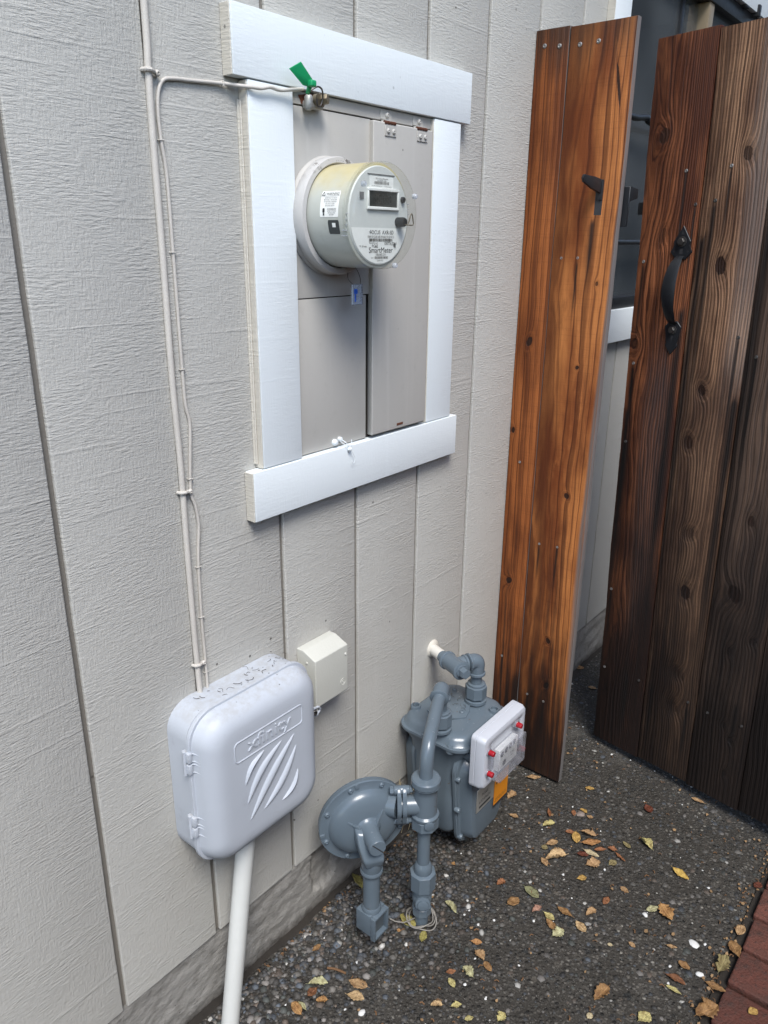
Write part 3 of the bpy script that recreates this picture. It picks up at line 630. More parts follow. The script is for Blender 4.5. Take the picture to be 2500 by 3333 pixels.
# printed warning label bent round the housing
def bend(bm, r, o0, sgn=1):
    """flat (x along out, z = arc length) -> round the housing, starting at the -x side"""
    for v in bm.verts:
        a, s = v.co.x, v.co.z
        ph = math.pi - s/r
        v.co = P(MX+r*math.cos(ph), a, MZ+r*math.sin(ph))
    return bm
def curved_patch(o0, o1, p0, p1, r, n=12, cut=0.0):
    bm = bmesh.new(); V = []
    for i in range(n+1):
        ph = R(p0+(p1-p0)*i/n); e = cut if i in (0, n) else 0
        V.append([bm.verts.new(P(MX+r*math.cos(ph), oo, MZ+r*math.sin(ph))) for oo in (o0+e, o1-e)])
    for i in range(n): bm.faces.new((V[i][0], V[i][1], V[i+1][1], V[i+1][0]))
    return bm
wl = obj('warning_label', curved_patch(0.066, 0.104, 154, 182, 0.0788, 14, 0.001), m_paper, hs, smooth=60)
def ctext(s, oc, ph, h, w=None):
    bm = text2d(s); xs = [v.co.x for v in bm.verts]; ys = [v.co.y for v in bm.verts]; H = max(ys)-min(ys); W = max(xs)-min(xs); sy = h/H; sx = (w/W) if w else sy
    mx, my = (max(xs)+min(xs))/2, (max(ys)+min(ys))/2
    for v in bm.verts:
        a = R(ph)-((v.co.y-my)*sy)/0.0792; v.co = P(MX+0.0792*math.cos(a), oc+(v.co.x-mx)*sx, MZ+0.0792*math.sin(a))
    return bm
tri = []
for a, b, c2, d2 in ((0.0672, 158.6, 0.0704, 155.0), (0.0704, 155.0, 0.0736, 158.6), (0.0672, 158.6, 0.0736, 158.6)):
    tri.append(tube([P(MX+0.0792*math.cos(R(b)), a, MZ+0.0792*math.sin(R(b))), P(MX+0.0792*math.cos(R(d2)), c2, MZ+0.0792*math.sin(R(d2)))], 0.0004, 5))
hand = [ctext('●', 0.0745, 173.5, 0.001)] if False else []
obj('warning_print', [ctext('WARNING', 0.0885, 157.2, 0.0046, 0.027), curved_patch(0.0668, 0.1035, 159.6, 159.9, 0.0793, 2), curved_patch(0.0718, 0.0762, 172.6, 177.4, 0.0793, 4, 0.0008), curved_patch(0.0728, 0.0755, 177.8, 180.3, 0.0793, 3), ctext('DE-ENERGIZE', 0.0905, 173.6, 0.0024, 0.018)] + tri + hand, m_ink, wl, smooth=None)
obj('fine_print', [ctext(t, 0.086, ph, 0.0021, w) for t, ph, w in (('HAZARDOUS VOLTAGE IN', 161.6, 0.026), ('DISCONNECT METER FROM', 163.7, 0.027), ('ANY BATTERY TERMINALS', 165.8, 0.027), ('CAN SHOCK, BURN,', 167.9, 0.02), ('OR CAUSE DEATH', 170.0, 0.019))] + [ctext(t, 0.0905, ph, 0.0018, w) for t, ph, w in (('BEFORE HANDLING', 175.7, 0.018), ('OR REPLACING', 177.6, 0.015), ('BATTERY', 179.5, 0.01))], m_inkg, wl, smooth=None)
sl = obj('switch_window', curved_patch(0.082, 0.1045, 185, 200, 0.0789, 8, 0.0012), m_lcd, hs, smooth=60)
obj('switch_tab', curved_patch(0.091, 0.098, 188, 192.5, 0.0795, 4), m_paper, sl, smooth=None)
# plastic seal hanging under the meter
seal = thing('meter_seal', P(0.757, 0.05, 1.143), 'clear plastic seal with a blue patch hanging below the electric meter', 'seal')
obj('seal_body', box(0.742, 0.770, 0.045, 0.050, 1.147, 1.182, 0.0015, 2), m_tagp, seal)
obj('seal_insert', box(0.7435, 0.7685, 0.0463, 0.0487, 1.1485, 1.1805, 0.0006, 1), plain('milky insert', (0.66, 0.72, 0.78), 0.5), seal)
obj('blue_patch', [box(0.745, 0.7535, 0.0503, 0.0508, 1.166, 1.174), box(0.7470, 0.7500, 0.0503, 0.0507, 1.153, 1.1655)], m_blue, seal, smooth=None)
tb = text2d('6041721'); _xs = [v.co.x for v in tb.verts]; _ys = [v.co.y for v in tb.verts]
for v in tb.verts:
    a = (v.co.x-(max(_xs)+min(_xs))/2)/(max(_xs)-min(_xs)); b = (v.co.y-(max(_ys)+min(_ys))/2)/(max(_ys)-min(_ys)); v.co = P(0.7655+b*0.0032, 0.0506, 1.1645-a*0.026)
obj('serial_print', tb, m_ink, seal, smooth=None)
obj('seal_wire', [tube(catmull([P(0.748, 0.046, 1.181), P(0.742, 0.040, 1.190), P(0.745, 0.036, 1.203), P(0.742, 0.032, 1.2125)], 6), 0.0006, 6), tube(catmull([P(0.765, 0.047, 1.181), P(0.768, 0.044, 1.192), P(0.762, 0.040, 1.207), P(0.752, 0.034, 1.2135)], 6), 0.0006, 6)], m_darkscrew, seal)

# ---------------------------------------------------------------- ground clamp and green tag
gc = thing('ground_clamp', P(0.685, 0.012, 1.447), 'rusty grounding clamp on the strip above the service panel', 'clamp')
m_rustpaint = plain('rust stain', (0.14, 0.045, 0.02), 0.8, bumpsc=200, var=0.5)
rbm = bmesh.new(); rbm.faces.new([rbm.verts.new(P(0.689+0.030*math.cos(t)*(1+0.18*math.sin(3*t+1)), 0.0122, 1.4555+0.0085*math.sin(t)*(1+0.15*math.sin(5*t)))) for t in [k*0.2618 for k in range(24)]])
obj('rust_stain', rbm, m_rustpaint, gc, smooth=None)
obj('clamp_body', [lathe([(0.0045, 0), (0.0068, 0.003), (0.0068, 0.018), (0.0045, 0.021)], P(0.672, 0.0225, 1.4395), (0.05, 0, 1), 18), box(0.668, 0.703, 0.012, 0.026, 1.4425, 1.4535, 0.0035, 3)], plain('grey clamp', (0.36, 0.36, 0.34), 0.45, 0.4), gc)
obj('clamp_bolt', hexbolt(P(0.699, 0.026, 1.4565), (0.35, -1, 0.1), 0.0075, 0.010) + [lathe([(0.0085, 0), (0.0085, 0.006)], P(0.686, 0.024, 1.455), (0.2, -1, 0), 16)], m_brass, gc)
obj('wire_loop', tube(catmull([P(0.664, 0.036, 1.464), P(0.674, 0.040, 1.470), P(0.686, 0.038, 1.468), P(0.692, 0.034, 1.458), P(0.689, 0.032, 1.447), P(0.681, 0.033, 1.446), P(0.679, 0.034, 1.455)], 6), 0.0013, 8), m_darkscrew, gc)
gt = thing('tie_tag', P(0.652, 0.040, 1.457), 'bright green plastic tie tag on the grounding cable', 'tag')
def slab(pts, thick, bv=0.0008):
    pts = [Vector(p) for p in pts]; n = (pts[1]-pts[0]).cross(pts[2]-pts[0]).normalized()*thick/2
    return bevel(rings([[p-n for p in pts], [p+n for p in pts]]), bv, 2)
obj('tag_plate', slab([P(0.6085, 0.047, 1.4835), P(0.6275, 0.052, 1.4945), P(0.6545, 0.049, 1.4755), P(0.6555, 0.048, 1.469), P(0.645, 0.045, 1.466), P(0.638, 0.045, 1.4665)], 0.0022), m_green, gt)
obj('tag_lock', [box(0.6455, 0.6570, 0.045, 0.0555, 1.4655, 1.4745, 0.0025, 3), slab([P(0.6465, 0.046, 1.466), P(0.6545, 0.047, 1.4665), P(0.6545, 0.040, 1.4565), P(0.6495, 0.040, 1.4575)], 0.003)], m_green, gt)

# ---------------------------------------------------------------- cables on the wall
cA = thing('coax_cable', P(0.3985, 0.005, 0.54), 'thick painted cable running down a siding groove into the plastic box', 'cable')
obj('sheath', tube(catmull([P(0.4005, 0.004, 2.75), P(0.401, 0.004, 1.9), P(0.4008, 0.004, 1.53), P(0.399, 0.004, 1.456), P(0.398, 0.0035, 1.38), P(0.3978, 0.004, 1.237), P(0.3965, 0.004, 1.06), P(0.399, 0.004, 0.934), P(0.398, 0.0045, 0.806), P(0.399, 0.004, 0.63), P(0.3995, 0.006, 0.53)], 6), 0.0048, 12), m_cable, cA)
def clip(par, x, z, w=0.010, big=True):
    if big: obj('clip', [tube([P(x-0.0075, 0.001, z), P(x-0.0055, 0.0085, z), P(x, 0.0105, z), P(x+0.0055, 0.0085, z-0.001), P(x+0.008, 0.005, z-0.001), P(x+0.014, 0.004, z-0.002)], 0.0028, 8), screw_head(P(x+0.0125, 0.005, z-0.002), AX, 0.0042, 0.004, 10)], m_cable, par)
    else: obj('staple', tube([P(x-0.0042, 0.0005, z), P(x-0.003, 0.0056, z), P(x+0.003, 0.0056, z), P(x+0.0046, 0.0005, z)], 0.0009, 6), m_cable, par)
for x, z in ((0.3985, 1.455), (0.399, 0.888), (0.3993, 0.588)): clip(cA, x, z)
cB = thing('ground_wire', P(0.416, 0.003, 0.54), 'thin painted wire beside the thick cable, bending over to the clamp', 'wire')
tp = [(0.654, 0.030, 1.465), (0.632, 0.028, 1.4615), (0.609, 0.026, 1.458), (0.590, 0.0265, 1.4592), (0.573, 0.0255, 1.4555), (0.556, 0.024, 1.4550), (0.541, 0.016, 1.4555), (0.522, 0.005, 1.4565), (0.470, 0.003, 1.4530), (0.4365, 0.003, 1.4508), (0.421, 0.003, 1.4465), (0.4125, 0.003, 1.432), (0.4095, 0.003, 1.407), (0.411, 0.003, 1.373), (0.4148, 0.003, 1.343), (0.416, 0.003, 1.302), (0.416, 0.003, 1.233), (0.4162, 0.003, 1.153), (0.4162, 0.003, 1.07), (0.417, 0.003, 1.02), (0.4215, 0.004, 0.991), (0.4185, 0.0035, 0.945), (0.4152, 0.003, 0.904), (0.415, 0.003, 0.878), (0.4205, 0.004, 0.858), (0.4238, 0.004, 0.826), (0.4205, 0.003, 0.79), (0.418, 0.003, 0.756), (0.4162, 0.003, 0.668), (0.417, 0.003, 0.602), (0.416, 0.005, 0.53)]
obj('sheath', tube(catmull([P(*p) for p in tp], 5), 0.0026, 10), m_cable, cB)
for x, z in ((0.4108, 1.375), (0.416, 1.234), (0.4163, 1.072), (0.4152, 0.905), (0.418, 0.757), (0.4163, 0.668), (0.4165, 0.565)): clip(cB, x, z, big=False)
obj('staple', tube([P(0.519, 0.0005, 1.460), P(0.5195, 0.0078, 1.459), P(0.5195, 0.0078, 1.4535), P(0.519, 0.0005, 1.4525)], 0.0009, 6), m_cable, cB)

# ---------------------------------------------------------------- plastic cable box
cb = thing('cable_box', P(0.466, 0.03, 0.232), 'bluish grey plastic cable box with ribbed lid mounted low on the siding', 'box')
BX, BZ = 0.4635, 0.3905
obj('base', rings([ring_wall(rrect(w, h, r), BX, BZ, o) for w, h, r, o in ((0.262, 0.291, 0.046, 0.0006), (0.262, 0.291, 0.046, 0.0480), (0.266, 0.295, 0.048, 0.0495), (0.266, 0.295, 0.048, 0.0525), (0.256, 0.285, 0.043, 0.0528))]), m_lbox, cb, smooth=35)
lid = obj('lid', rings([ring_wall(rrect(0.271-2*i, 0.301-2*i, max(0.052-i*0.55, 0.012), 10), BX, BZ, o) for i, o in ((0.006, 0.0550), (0.0006, 0.0552), (0, 0.0558), (0, 0.0618), (0.0008, 0.0628), (0.0048, 0.0630), (0.0056, 0.0645), (0.0078, 0.0755), (0.0120, 0.0860), (0.0190, 0.0940), (0.0280, 0.0992), (0.0380, 0.1013), (0.0520, 0.1018))]), m_lbox, cb, smooth=30)
LO = 0.1018
pl = [(a, b) for a, b in rrect(0.154, 0.038, 0.0075, 5)]
def outline(poly, cx, cz, o, r): return tube([P(cx+a, o, cz+b) for a, b in poly+[poly[0]]], r, 6)
obj('logo_frame', outline(pl, 0.4645, 0.4615, LO-0.0002, 0.0017), m_lbox, lid)
obj('logo_text', text_wall('xfinity', 0.4645, 0.4610, LO-0.0002, w=0.098, h=0.030, extrude=0.0022), m_lbox, lid, smooth=20)
def rib(p0, p1, bow, w):
    a = Vector((p0[0], p0[1])); b = Vector((p1[0], p1[1])); d = b-a; nrm = Vector((-d.y, d.x)).normalized(); n = 16; V = []; bm = bmesh.new()
    for i in range(n+1):
        t = i/n; c = a+d*t+nrm*bow*math.sin(math.pi*t); ww = w*math.sin(math.pi*t)**0.8+0.0004; hh = 0.0058*math.sin(math.pi*t)**0.5
        V.append([bm.verts.new(P(c.x+nrm.x*ww*s, LO-0.0009+hh*hk, c.y+nrm.y*ww*s)) for s, hk in ((-1, 0), (-0.45, 0.80), (0.1, 1), (0.62, 0.62), (1, 0))])
    for i in range(n):
        for j in range(4): bm.faces.new((V[i][j], V[i][j+1], V[i+1][j+1], V[i+1][j]))
    return obj('rib', bm, m_lbox, lid, smooth=50)
rib((0.405, 0.388), (0.452, 0.436), 0.010, 0.0060); rib((0.406, 0.346), (0.494, 0.434), 0.012, 0.0085); rib((0.409, 0.309), (0.525, 0.433), 0.005, 0.0095); rib((0.441, 0.314), (0.527, 0.407), -0.010, 0.0085); rib((0.485, 0.307), (0.528, 0.353), -0.011, 0.0060)
for hz in (0.462, 0.336):
    h = obj('hinge', [box(0.3235, 0.3305, 0.048, 0.0665, hz-0.021, hz-0.003, 0.0018), box(0.3235, 0.3305, 0.048, 0.0665, hz+0.001, hz+0.019, 0.0018), lathe([(0.0028, 0), (0.0028, 0.044)], P(0.3228, 0.0565, hz-0.023), (0, 0, 1), 10)], m_lbox, cb)
    obj('hinge_strap', [tube(fillet([P(0.327, 0.060, hz+dz), P(0.3335, 0.066, hz+dz), P(0.3375, 0.0775, hz+dz-0.001), P(0.3455, 0.0872, hz+dz-0.003)], 0.01, 4), 0.0011, 6) for dz in (-0.019, -0.004, 0.002, 0.016)], m_lbox, h)
lk = obj('lock_tab', [rings([[P(0.6055+0.0, o, 0.402+zz) for o, zz in rrect(0.001, 0.001, 0.0004, 3)], [P(0.6056, o, 0.402+zz) for o, zz in rrect(0.001, 0.001, 0.0004, 3)]])], m_lbox, cb) if False else obj('lock_tab', [tube(fillet([P(0.597, 0.058, 0.416), P(0.626, 0.062, 0.414), P(0.632, 0.060, 0.404), P(0.624, 0.058, 0.395), P(0.597, 0.058, 0.398)], 0.006, 5), 0.0024, 8), box(0.5985, 0.612, 0.052, 0.058, 0.380, 0.398, 0.0025)], m_lbox, cb)
obj('lock_bolt', lathe([(0.0055, 0), (0.0055, 0.007), (0.0042, 0.008), (0.0036, 0.004)], P(0.616, 0.058, 0.406), (-0.5, -1, 0.1), 16), m_darkscrew, lk)

# ---------------------------------------------------------------- small box beside it
sb = thing('junction_box', P(0.676, 0.02, 0.397), 'small cream-grey junction box with sloped top beside the plastic cable box', 'box')
prof = [(0.0006, 0.405), (0.0006, 0.5155), (0.018, 0.5155), (0.0500, 0.5025), (0.0500, 0.4005), (0.045, 0.3985)]
bm = rings([[P(0.6315, o, z) for o, z in prof], [P(0.7235, o, z) for o, z in prof]])
sbc = obj('cover', bevel(bm, 0.0022, 3), m_sbox, sb)
obj('knockout_mark', [outline([(0.0072*math.cos(t), 0.0072*math.sin(t)) for t in [k*0.2618 for k in range(24)]], 0.7085, 0.4245, 0.0500, 0.0007), text_wall('c', 0.7085, 0.4245, 0.0500, h=0.0065, extrude=0.0006)], m_sbox, sbc)
multi('fixing_screw', [screw_head(P(0.7165, 0.0500, 0.4835), AX, 0.003, 0.002), screw_head(P(0.6315, 0.028, 0.4925), (-1, 0, 0), 0.003, 0.0015)], m_sbox, sbc)
obj('bottom_lip', box(0.633, 0.735, 0.002, 0.014, 0.3925, 0.4010, 0.002), m_sbox, sb)
obj('feed_wire', tube(catmull([P(0.646, 0.030, 0.4015), P(0.642, 0.040, 0.392), P(0.634, 0.050, 0.386), P(0.622, 0.05, 0.388)], 5), 0.0022, 8), m_sbox, sb)

# ---------------------------------------------------------------- pvc conduit
pv = thing('conduit', P(0.366, 0.06, GZ), 'white plastic conduit rising from the ground into the plastic cable box', 'conduit')
obj('pipe', tube([P(0.355, 0.056, GZ-0.07), P(0.371, 0.055, GZ), P(0.446, 0.046, 0.228), P(0.449, 0.0455, 0.245)], 0.0172, 28), m_pvc, pv)

# ---------------------------------------------------------------- gas meter
gm = thing('gas_meter', P(1.045, 0.11, GZ), 'blue-grey painted gas meter with pale dial box beside the fence', 'gas meter')
def rr_z(w, d, r, cx, co, z, n=8): return [P(cx+a, co+b, z) for a, b in rrect(w, d, r, n)]
CX, CO = 1.053, 0.098
obj('body', rings([rr_z(w, d, r, CX, CO, z) for w, d, r, z in ((0.140, 0.080, 0.02, -0.090), (0.165, 0.105, 0.022, -0.082), (0.178, 0.118, 0.024, -0.066), (0.182, 0.122, 0.024, 0.02), (0.184, 0.126, 0.024, 0.10), (0.190, 0.150, 0.030, 0.145), (0.200, 0.176, 0.036, 0.160), (0.204, 0.178, 0.038, 0.176))]), m_gas, gm)
# scalloped lid
def lid_ring(ins, z, bump=1.0):
    out = []
    for a, b in rrect(0.224-2*ins, 0.194-2*ins, 0.040-ins*0.4, 14):
        ang = math.atan2(b, a); k = 0
        for c0 in (-142, -95, -38, 38, 95, 142): k += math.exp(-((math.degrees(ang)-c0)/9.0)**2)
        s = 1-0.022*k*bump
        out.append(P(CX+a*s, CO+b*s, z))
    return out
lidg = obj('lid', rings([lid_ring(0.004, 0.1720, 0.3), lid_ring(0.0, 0.1740, 0.3), lid_ring(0.0, 0.1805, 0.3), lid_ring(0.003, 0.1825, 0.4), lid_ring(0.0045, 0.1825, 0.6), lid_ring(0.006, 0.1850, 1.2), lid_ring(0.009, 0.1935, 1.5), lid_ring(0.014, 0.2000, 1.4), lid_ring(0.022, 0.2035, 1.0), lid_ring(0.034, 0.2045, 0.3)]), m_gas, gm, smooth=32)
pent = [(0.985, 0.098), (1.035, 0.140), (1.062, 0.132), (1.118, 0.102), (1.125, 0.048), (1.05, 0.040), (1.0, 0.052)]
pc = Vector((sum(a for a, b in pent)/7, sum(b for a, b in pent)/7))
def pr(s, z): return [P(pc.x+(a-pc.x)*s, pc.y+(b-pc.y)*s, z) for a, b in pent]
obj('top_plate', bevel(rings([pr(1.0, 0.2035), pr(1.0, 0.2085)]), 0.0018, 2), m_gas, lidg)
multi('lid_screw', [screw_head(P(x, o, z), (0, 0, 1), 0.0058, 0.004, 14) for x, o, z in ((1.044, 0.122, 0.2085), (1.113, 0.097, 0.2085), (1.113, 0.055, 0.2085), (1.024, 0.176, 0.184), (1.119, 0.178, 0.184), (0.958, 0.158, 0.184), (0.945, 0.085, 0.184), (1.152, 0.09, 0.184), (0.957, 0.045, 0.184), (1.04, 0.013, 0.184))], m_gas, lidg)
multi('lid_boss', [lathe([(0.011, 0), (0.0105, 0.016), (0.0085, 0.0195), (0.0045, 0.020)], P(x, o-0.006, 0.166), (0, 0, 1), 16) for x, o in ((1.020, 0.190), (1.115, 0.193), (0.953, 0.160))], m_gas, lidg)
multi('lifting_lug', [lathe([(0.0125, 0), (0.0125, 0.042), (0.0115, 0.044), (0.0085, 0.044), (0.0082, 0.018)], P(x, o-0.006, 0.166), (0, 0, 1), 20) for x, o in ((1.104, 0.180), (0.998, 0.028))], m_gas, lidg)
# front and rear diaphragm covers
def pan_ring(w0, w1, z0, z1, r, o, ins=0.0):
    zc = (z0+z1)/2; out = []
    for a, b in rrect(w1-2*ins, (z1-z0)-2*ins, r, 8):
        t = (b+(z1-z0)/2)/(z1-z0); s = (w0+(w1-w0)*min(1, t*1.5))/w1
        out.append(P(CX+0.007+a*s, o, zc+b))
    return out
def pan_cover(name, o0, o1, mat=m_gas):
    sg = 1 if o1 > o0 else -1; d = abs(o1-o0)
    return obj(name, rings([pan_ring(0.150, 0.206, -0.120, 0.150, 0.045, o0), pan_ring(0.150, 0.206, -0.120, 0.150, 0.045, o0+sg*0.007), pan_ring(0.150, 0.206, -0.120, 0.150, 0.043, o0+sg*0.009, 0.0035), pan_ring(0.150, 0.206, -0.120, 0.150, 0.043, o0+sg*0.011, 0.0035), pan_ring(0.150, 0.206, -0.120, 0.150, 0.042, o0+sg*0.013, 0.012), pan_ring(0.150, 0.206, -0.120, 0.150, 0.038, o0+sg*d*0.75, 0.017), pan_ring(0.150, 0.206, -0.120, 0.150, 0.032, o0+sg*d*0.94, 0.023), pan_ring(0.150, 0.206, -0.120, 0.150, 0.024, o1, 0.033)]), mat, gm, smooth=32)
fc = pan_cover('front_cover', 0.158, 0.200); rc = pan_cover('rear_cover', 0.050, 0.006)
multi('cover_bolt', [lathe([(0.0068, 0), (0.0068, 0.010), (0.0055, 0.0125), (0.003, 0.013)], P(x, 0.163, z), AX, 16) for x, z in ((0.9655, 0.090), (0.971, 0.0), (0.988, -0.088), (1.155, 0.09), (1.149, 0.0), (1.132, -0.088))], m_gas, fc)
np_ = obj('nameplate', box(1.001, 1.079, 0.2002, 0.2025, -0.014, 0.050, 0.0008, 1), m_plate, fc)
obj('nameplate_print', [text_wall('PG&E', 1.036, 0.028, 0.2029, h=0.0085), text_wall('69349604', 1.036, 0.012, 0.2029, w=0.050, h=0.0085), quad_wall(1.012, 1.062, -0.006, 0.0005, 0.2029)], m_ink, np_, smooth=None)
st = obj('warning_sticker', [quad_wall(1.0805, 1.146, -0.042, 0.050, 0.2019)], m_orange, fc, smooth=None)
obj('sticker_print', [quad_wall(1.0805, 1.146, -0.050, -0.0422, 0.2019), text_wall('CALL 811 BEFORE YOU DIG', 1.113, -0.034, 0.2023, w=0.056, h=0.0035), text_wall('LEAVE AREA CALL 911', 1.113, -0.028, 0.2023, w=0.05, h=0.0035), text_wall('▲', 1.090, 0.020, 0.2023, h=0.006)], m_ink, st, smooth=None)
# index box
ib = obj('index_box', rings([ring_wall(rrect(0.186-2*i, 0.136-2*i, r, 6), 1.0475, 0.165, o) for i, r, o in ((0.002, 0.010, 0.2035), (0, 0.011, 0.2055), (0, 0.011, 0.2155), (0.0012, 0.011, 0.2165), (0.0012, 0.011, 0.2175), (0, 0.012, 0.2185), (0.0006, 0.012, 0.231), (0.004, 0.012, 0.2385), (0.010, 0.011, 0.2410), (0.018, 0.010, 0.2405), (0.023, 0.009, 0.2375), (0.026, 0.008, 0.2325))]), m_index, gm, smooth=30)
obj('index_neck', [cyl(P(1.000, 0.150, 0.150), P(1.000, 0.204, 0.150), 0.021, 24), cyl(P(1.085, 0.150, 0.150), P(1.085, 0.204, 0.150), 0.016, 24), box(0.99, 1.10, 0.14, 0.204, 0.10, 0.155, 0.006)], m_gas, gm)
def boxshell(x0, x1, z0, z1, o0, o1, t=0.0018):
    return [box(x0, x1, o1-t, o1, z0, z1, 0.0008, 1), box(x0, x0+t, o0, o1-t-0.0002, z0, z1), box(x1-t, x1, o0, o1-t-0.0002, z0, z1), box(x0+t+0.0002, x1-t-0.0002, o0, o1-t-0.0002, z1-t, z1), box(x0+t+0.0002, x1-t-0.0002, o0, o1-t-0.0002, z0, z0+t)]
obj('index_cover', boxshell(0.990, 1.102, 0.112, 0.186, 0.236, 0.2635) + [box(0.962, 0.9895, 0.2345, 0.2375, 0.120, 0.208, 0.001, 1), box(1.1025, 1.122, 0.2345, 0.2375, 0.120, 0.208, 0.001, 1)], m_clearbox, ib)
for k, (x, z, ax) in enumerate(((0.972, 0.1955, 0), (0.972, 0.1405, 0), (1.092, 0.2035, 0), (1.113, 0.128, 0))):
    pg = obj('seal_plug', lathe([(0.0064, 0), (0.0064, 0.011), (0.0056, 0.013), (0.003, 0.0135)], P(x, 0.2425, z), AX, 20), m_red, ib)
    obj('plug_socket', lathe([(0.0105, 0), (0.0105, 0.006), (0.009, 0.010), (0.0082, 0.010), (0.0082, 0.006)], P(x, 0.2345, z), AX, 20), m_clearbox, pg)
dp = obj('dial_plate', box(1.010, 1.092, 0.2335, 0.2475, 0.122, 0.178, 0.001, 1), m_paper, ib)
obj('dial', [disc_flat(P(x, 0.2479, z), AX, 0.0072, 20) for x, z in ((1.022, 0.164), (1.040, 0.166), (1.058, 0.167), (1.076, 0.168), (1.034, 0.136))], m_ink, dp, smooth=None)
ticks = []
for x, z in ((1.022, 0.164), (1.040, 0.166), (1.058, 0.167), (1.076, 0.168), (1.034, 0.136)):
    for k in range(10):
        a = k*0.628; ticks.append(quad_wall(x+0.0085*math.cos(a)-0.0006, x+0.0085*math.cos(a)+0.0006, z+0.0085*math.sin(a)-0.0006, z+0.0085*math.sin(a)+0.0006, 0.2479))
obj('dial_print', ticks + [text_wall('CUBIC', 1.068, 0.146, 0.2479, h=0.0042), text_wall('FEET', 1.068, 0.139, 0.2479, h=0.0042)], m_ink, dp, smooth=None)
obj('tamper_block', box(0.967, 0.982, 0.2325, 0.2345, 0.150, 0.184, 0.001, 1), m_blackp, ib)
obj('side_lug', lathe([(0.0085, 0), (0.0085, 0.006), (0.006, 0.008)], P(1.136, 0.222, 0.15), (1, 0, 0), 18), m_index, ib)

# ---------------------------------------------------------------- outlet pipe (wall to meter)
def hexnut(a, b, r): return lathe([(r*0.9, 0), (r, 0.002), (r, (Vector(b)-Vector(a)).length-0.002), (r*0.9, (Vector(b)-Vector(a)).length)], a, Vector(b)-Vector(a), 8, ph=0.39)
def collar(c, ax, r, w=0.006):
    ax = Vector(ax).normalized(); return lathe([(r*0.9, -w/2), (r, -w/2+0.0015), (r, w/2-0.0015), (r*0.9, w/2)], c, ax, 28)
op = thing('outlet_pipe', P(1.103, 0.12, 0.20), 'short grey gas pipe from the wall through a tee to the meter', 'pipe')
Wp, Te, El, Pg = P(1.093, -0.01, 0.314), P(1.050, 0.091, 0.320), P(1.104, 0.12, 0.320), P(1.033, 0.133, 0.320)
dT = (Te-Wp).normalized(); dB = (El-Te).normalized()
obj('wall_stub', tube([Wp, Wp+dT*0.062], 0.0138, 24), m_stub, op, label='white painted stub of the gas pipe at the wall')
obj('wall_sealant', lathe([(0.023, -0.002), (0.021, 0.003), (0.0145, 0.007)], P(1.0905, 0.001, 0.3145), AX, 20), m_trimside, op)
obj('stub_paint', tube([Wp+dT*0.058, Te], 0.0142, 24), m_gas, op)
obj('tee', [tube([Te-dT*0.032, Te+dT*0.032], 0.0198, 28), collar(Te-dT*0.029, dT, 0.0225, 0.009), collar(Te+dT*0.029, dT, 0.0222, 0.008), tube([Te, Te+dB*0.031], 0.0175, 28), collar(Te+dB*0.029, dB, 0.0200, 0.008)], m_gas, op)
obj('plug', [lathe([(0.0165, 0), (0.0150, 0.006)], Te+dT*0.030, dT, 24), lathe([(0.0125, 0), (0.0125, 0.014), (0.011, 0.016)], Te+dT*0.036, dT, 6, ph=0.4)], m_gas, op)
obj('elbow', [tube(fillet([Te+dB*0.036, El+dB*0.001, El-Vector((0, 0, 0.036))], 0.026, 10), 0.0182, 28), collar(El-dB*0.022, dB, 0.0212, 0.007), collar(El-Vector((0, 0, 0.033)), (0, 0, 1), 0.0212, 0.008)], m_gas, op)
obj('nipple', tube([El-Vector((0, 0, 0.034)), P(1.105, 0.12, 0.235)], 0.0136, 24), m_gas, op)
obj('union_nut', [hexnut(P(1.106, 0.12, 0.221), P(1.106, 0.12, 0.254), 0.0262), collar(P(1.106, 0.12, 0.2565), (0, 0, 1), 0.0215, 0.007), collar(P(1.106, 0.12, 0.2125), (0, 0, 1), 0.0265, 0.010)], m_gas, op)

# ---------------------------------------------------------------- inlet riser with regulator
ip = thing('gas_riser', P(0.793, 0.20, GZ), 'grey gas riser pipe coming out of the ground and bending over to the meter', 'pipe')
RX, RO = 0.793, 0.20
E1 = P(0.958, 0.12, 0.318)
obj('union_nut', [hexnut(P(0.958, 0.12, 0.221), P(0.958, 0.12, 0.254), 0.0262), collar(P(0.958, 0.12, 0.2565), (0, 0, 1), 0.0215, 0.007), collar(P(0.958, 0.12, 0.2125), (0, 0, 1), 0.0265, 0.009)], m_gas, ip)
obj('nipple', tube([P(0.958, 0.12, 0.24), P(0.958, 0.12, 0.295)], 0.0136, 24), m_gas, ip)
B1 = P(RX, RO, 0.288); dE = (B1-E1).normalized()
obj('elbow', [tube(fillet([P(0.958, 0.12, 0.288), E1, E1+dE*0.036], 0.024, 10), 0.0182, 28), collar(P(0.958, 0.12, 0.291), (0, 0, 1), 0.0212, 0.008), collar(E1+dE*0.034, dE, 0.0212, 0.008)], m_gas, ip)
obj('bent_pipe', tube(fillet([E1+dE*0.03, B1, P(RX, RO, 0.19)], 0.085, 16), 0.0140, 28), m_gas, ip)
obj('riser_pipe', tube([P(RX, RO, 0.115), P(RX, RO, -0.028)], 0.0140, 28), m_gas, ip)
obj('riser_union', [lathe([(0.0165, 0), (0.0195, 0.004), (0.0195, 0.020), (0.0175, 0.025), (0.015, 0.030)], P(RX, RO, -0.030), (0, 0, 1), 28), hexnut(P(RX, RO, -0.068), P(RX, RO, -0.024), 0.0285), lathe([(0.0225, 0), (0.0225, 0.012)], P(RX, RO, -0.079), (0, 0, 1), 28)], m_gas, ip)
V0 = P(RX, RO, -0.098)
vax = Vector((-0.72, -0.62, 0.12)).normalized()
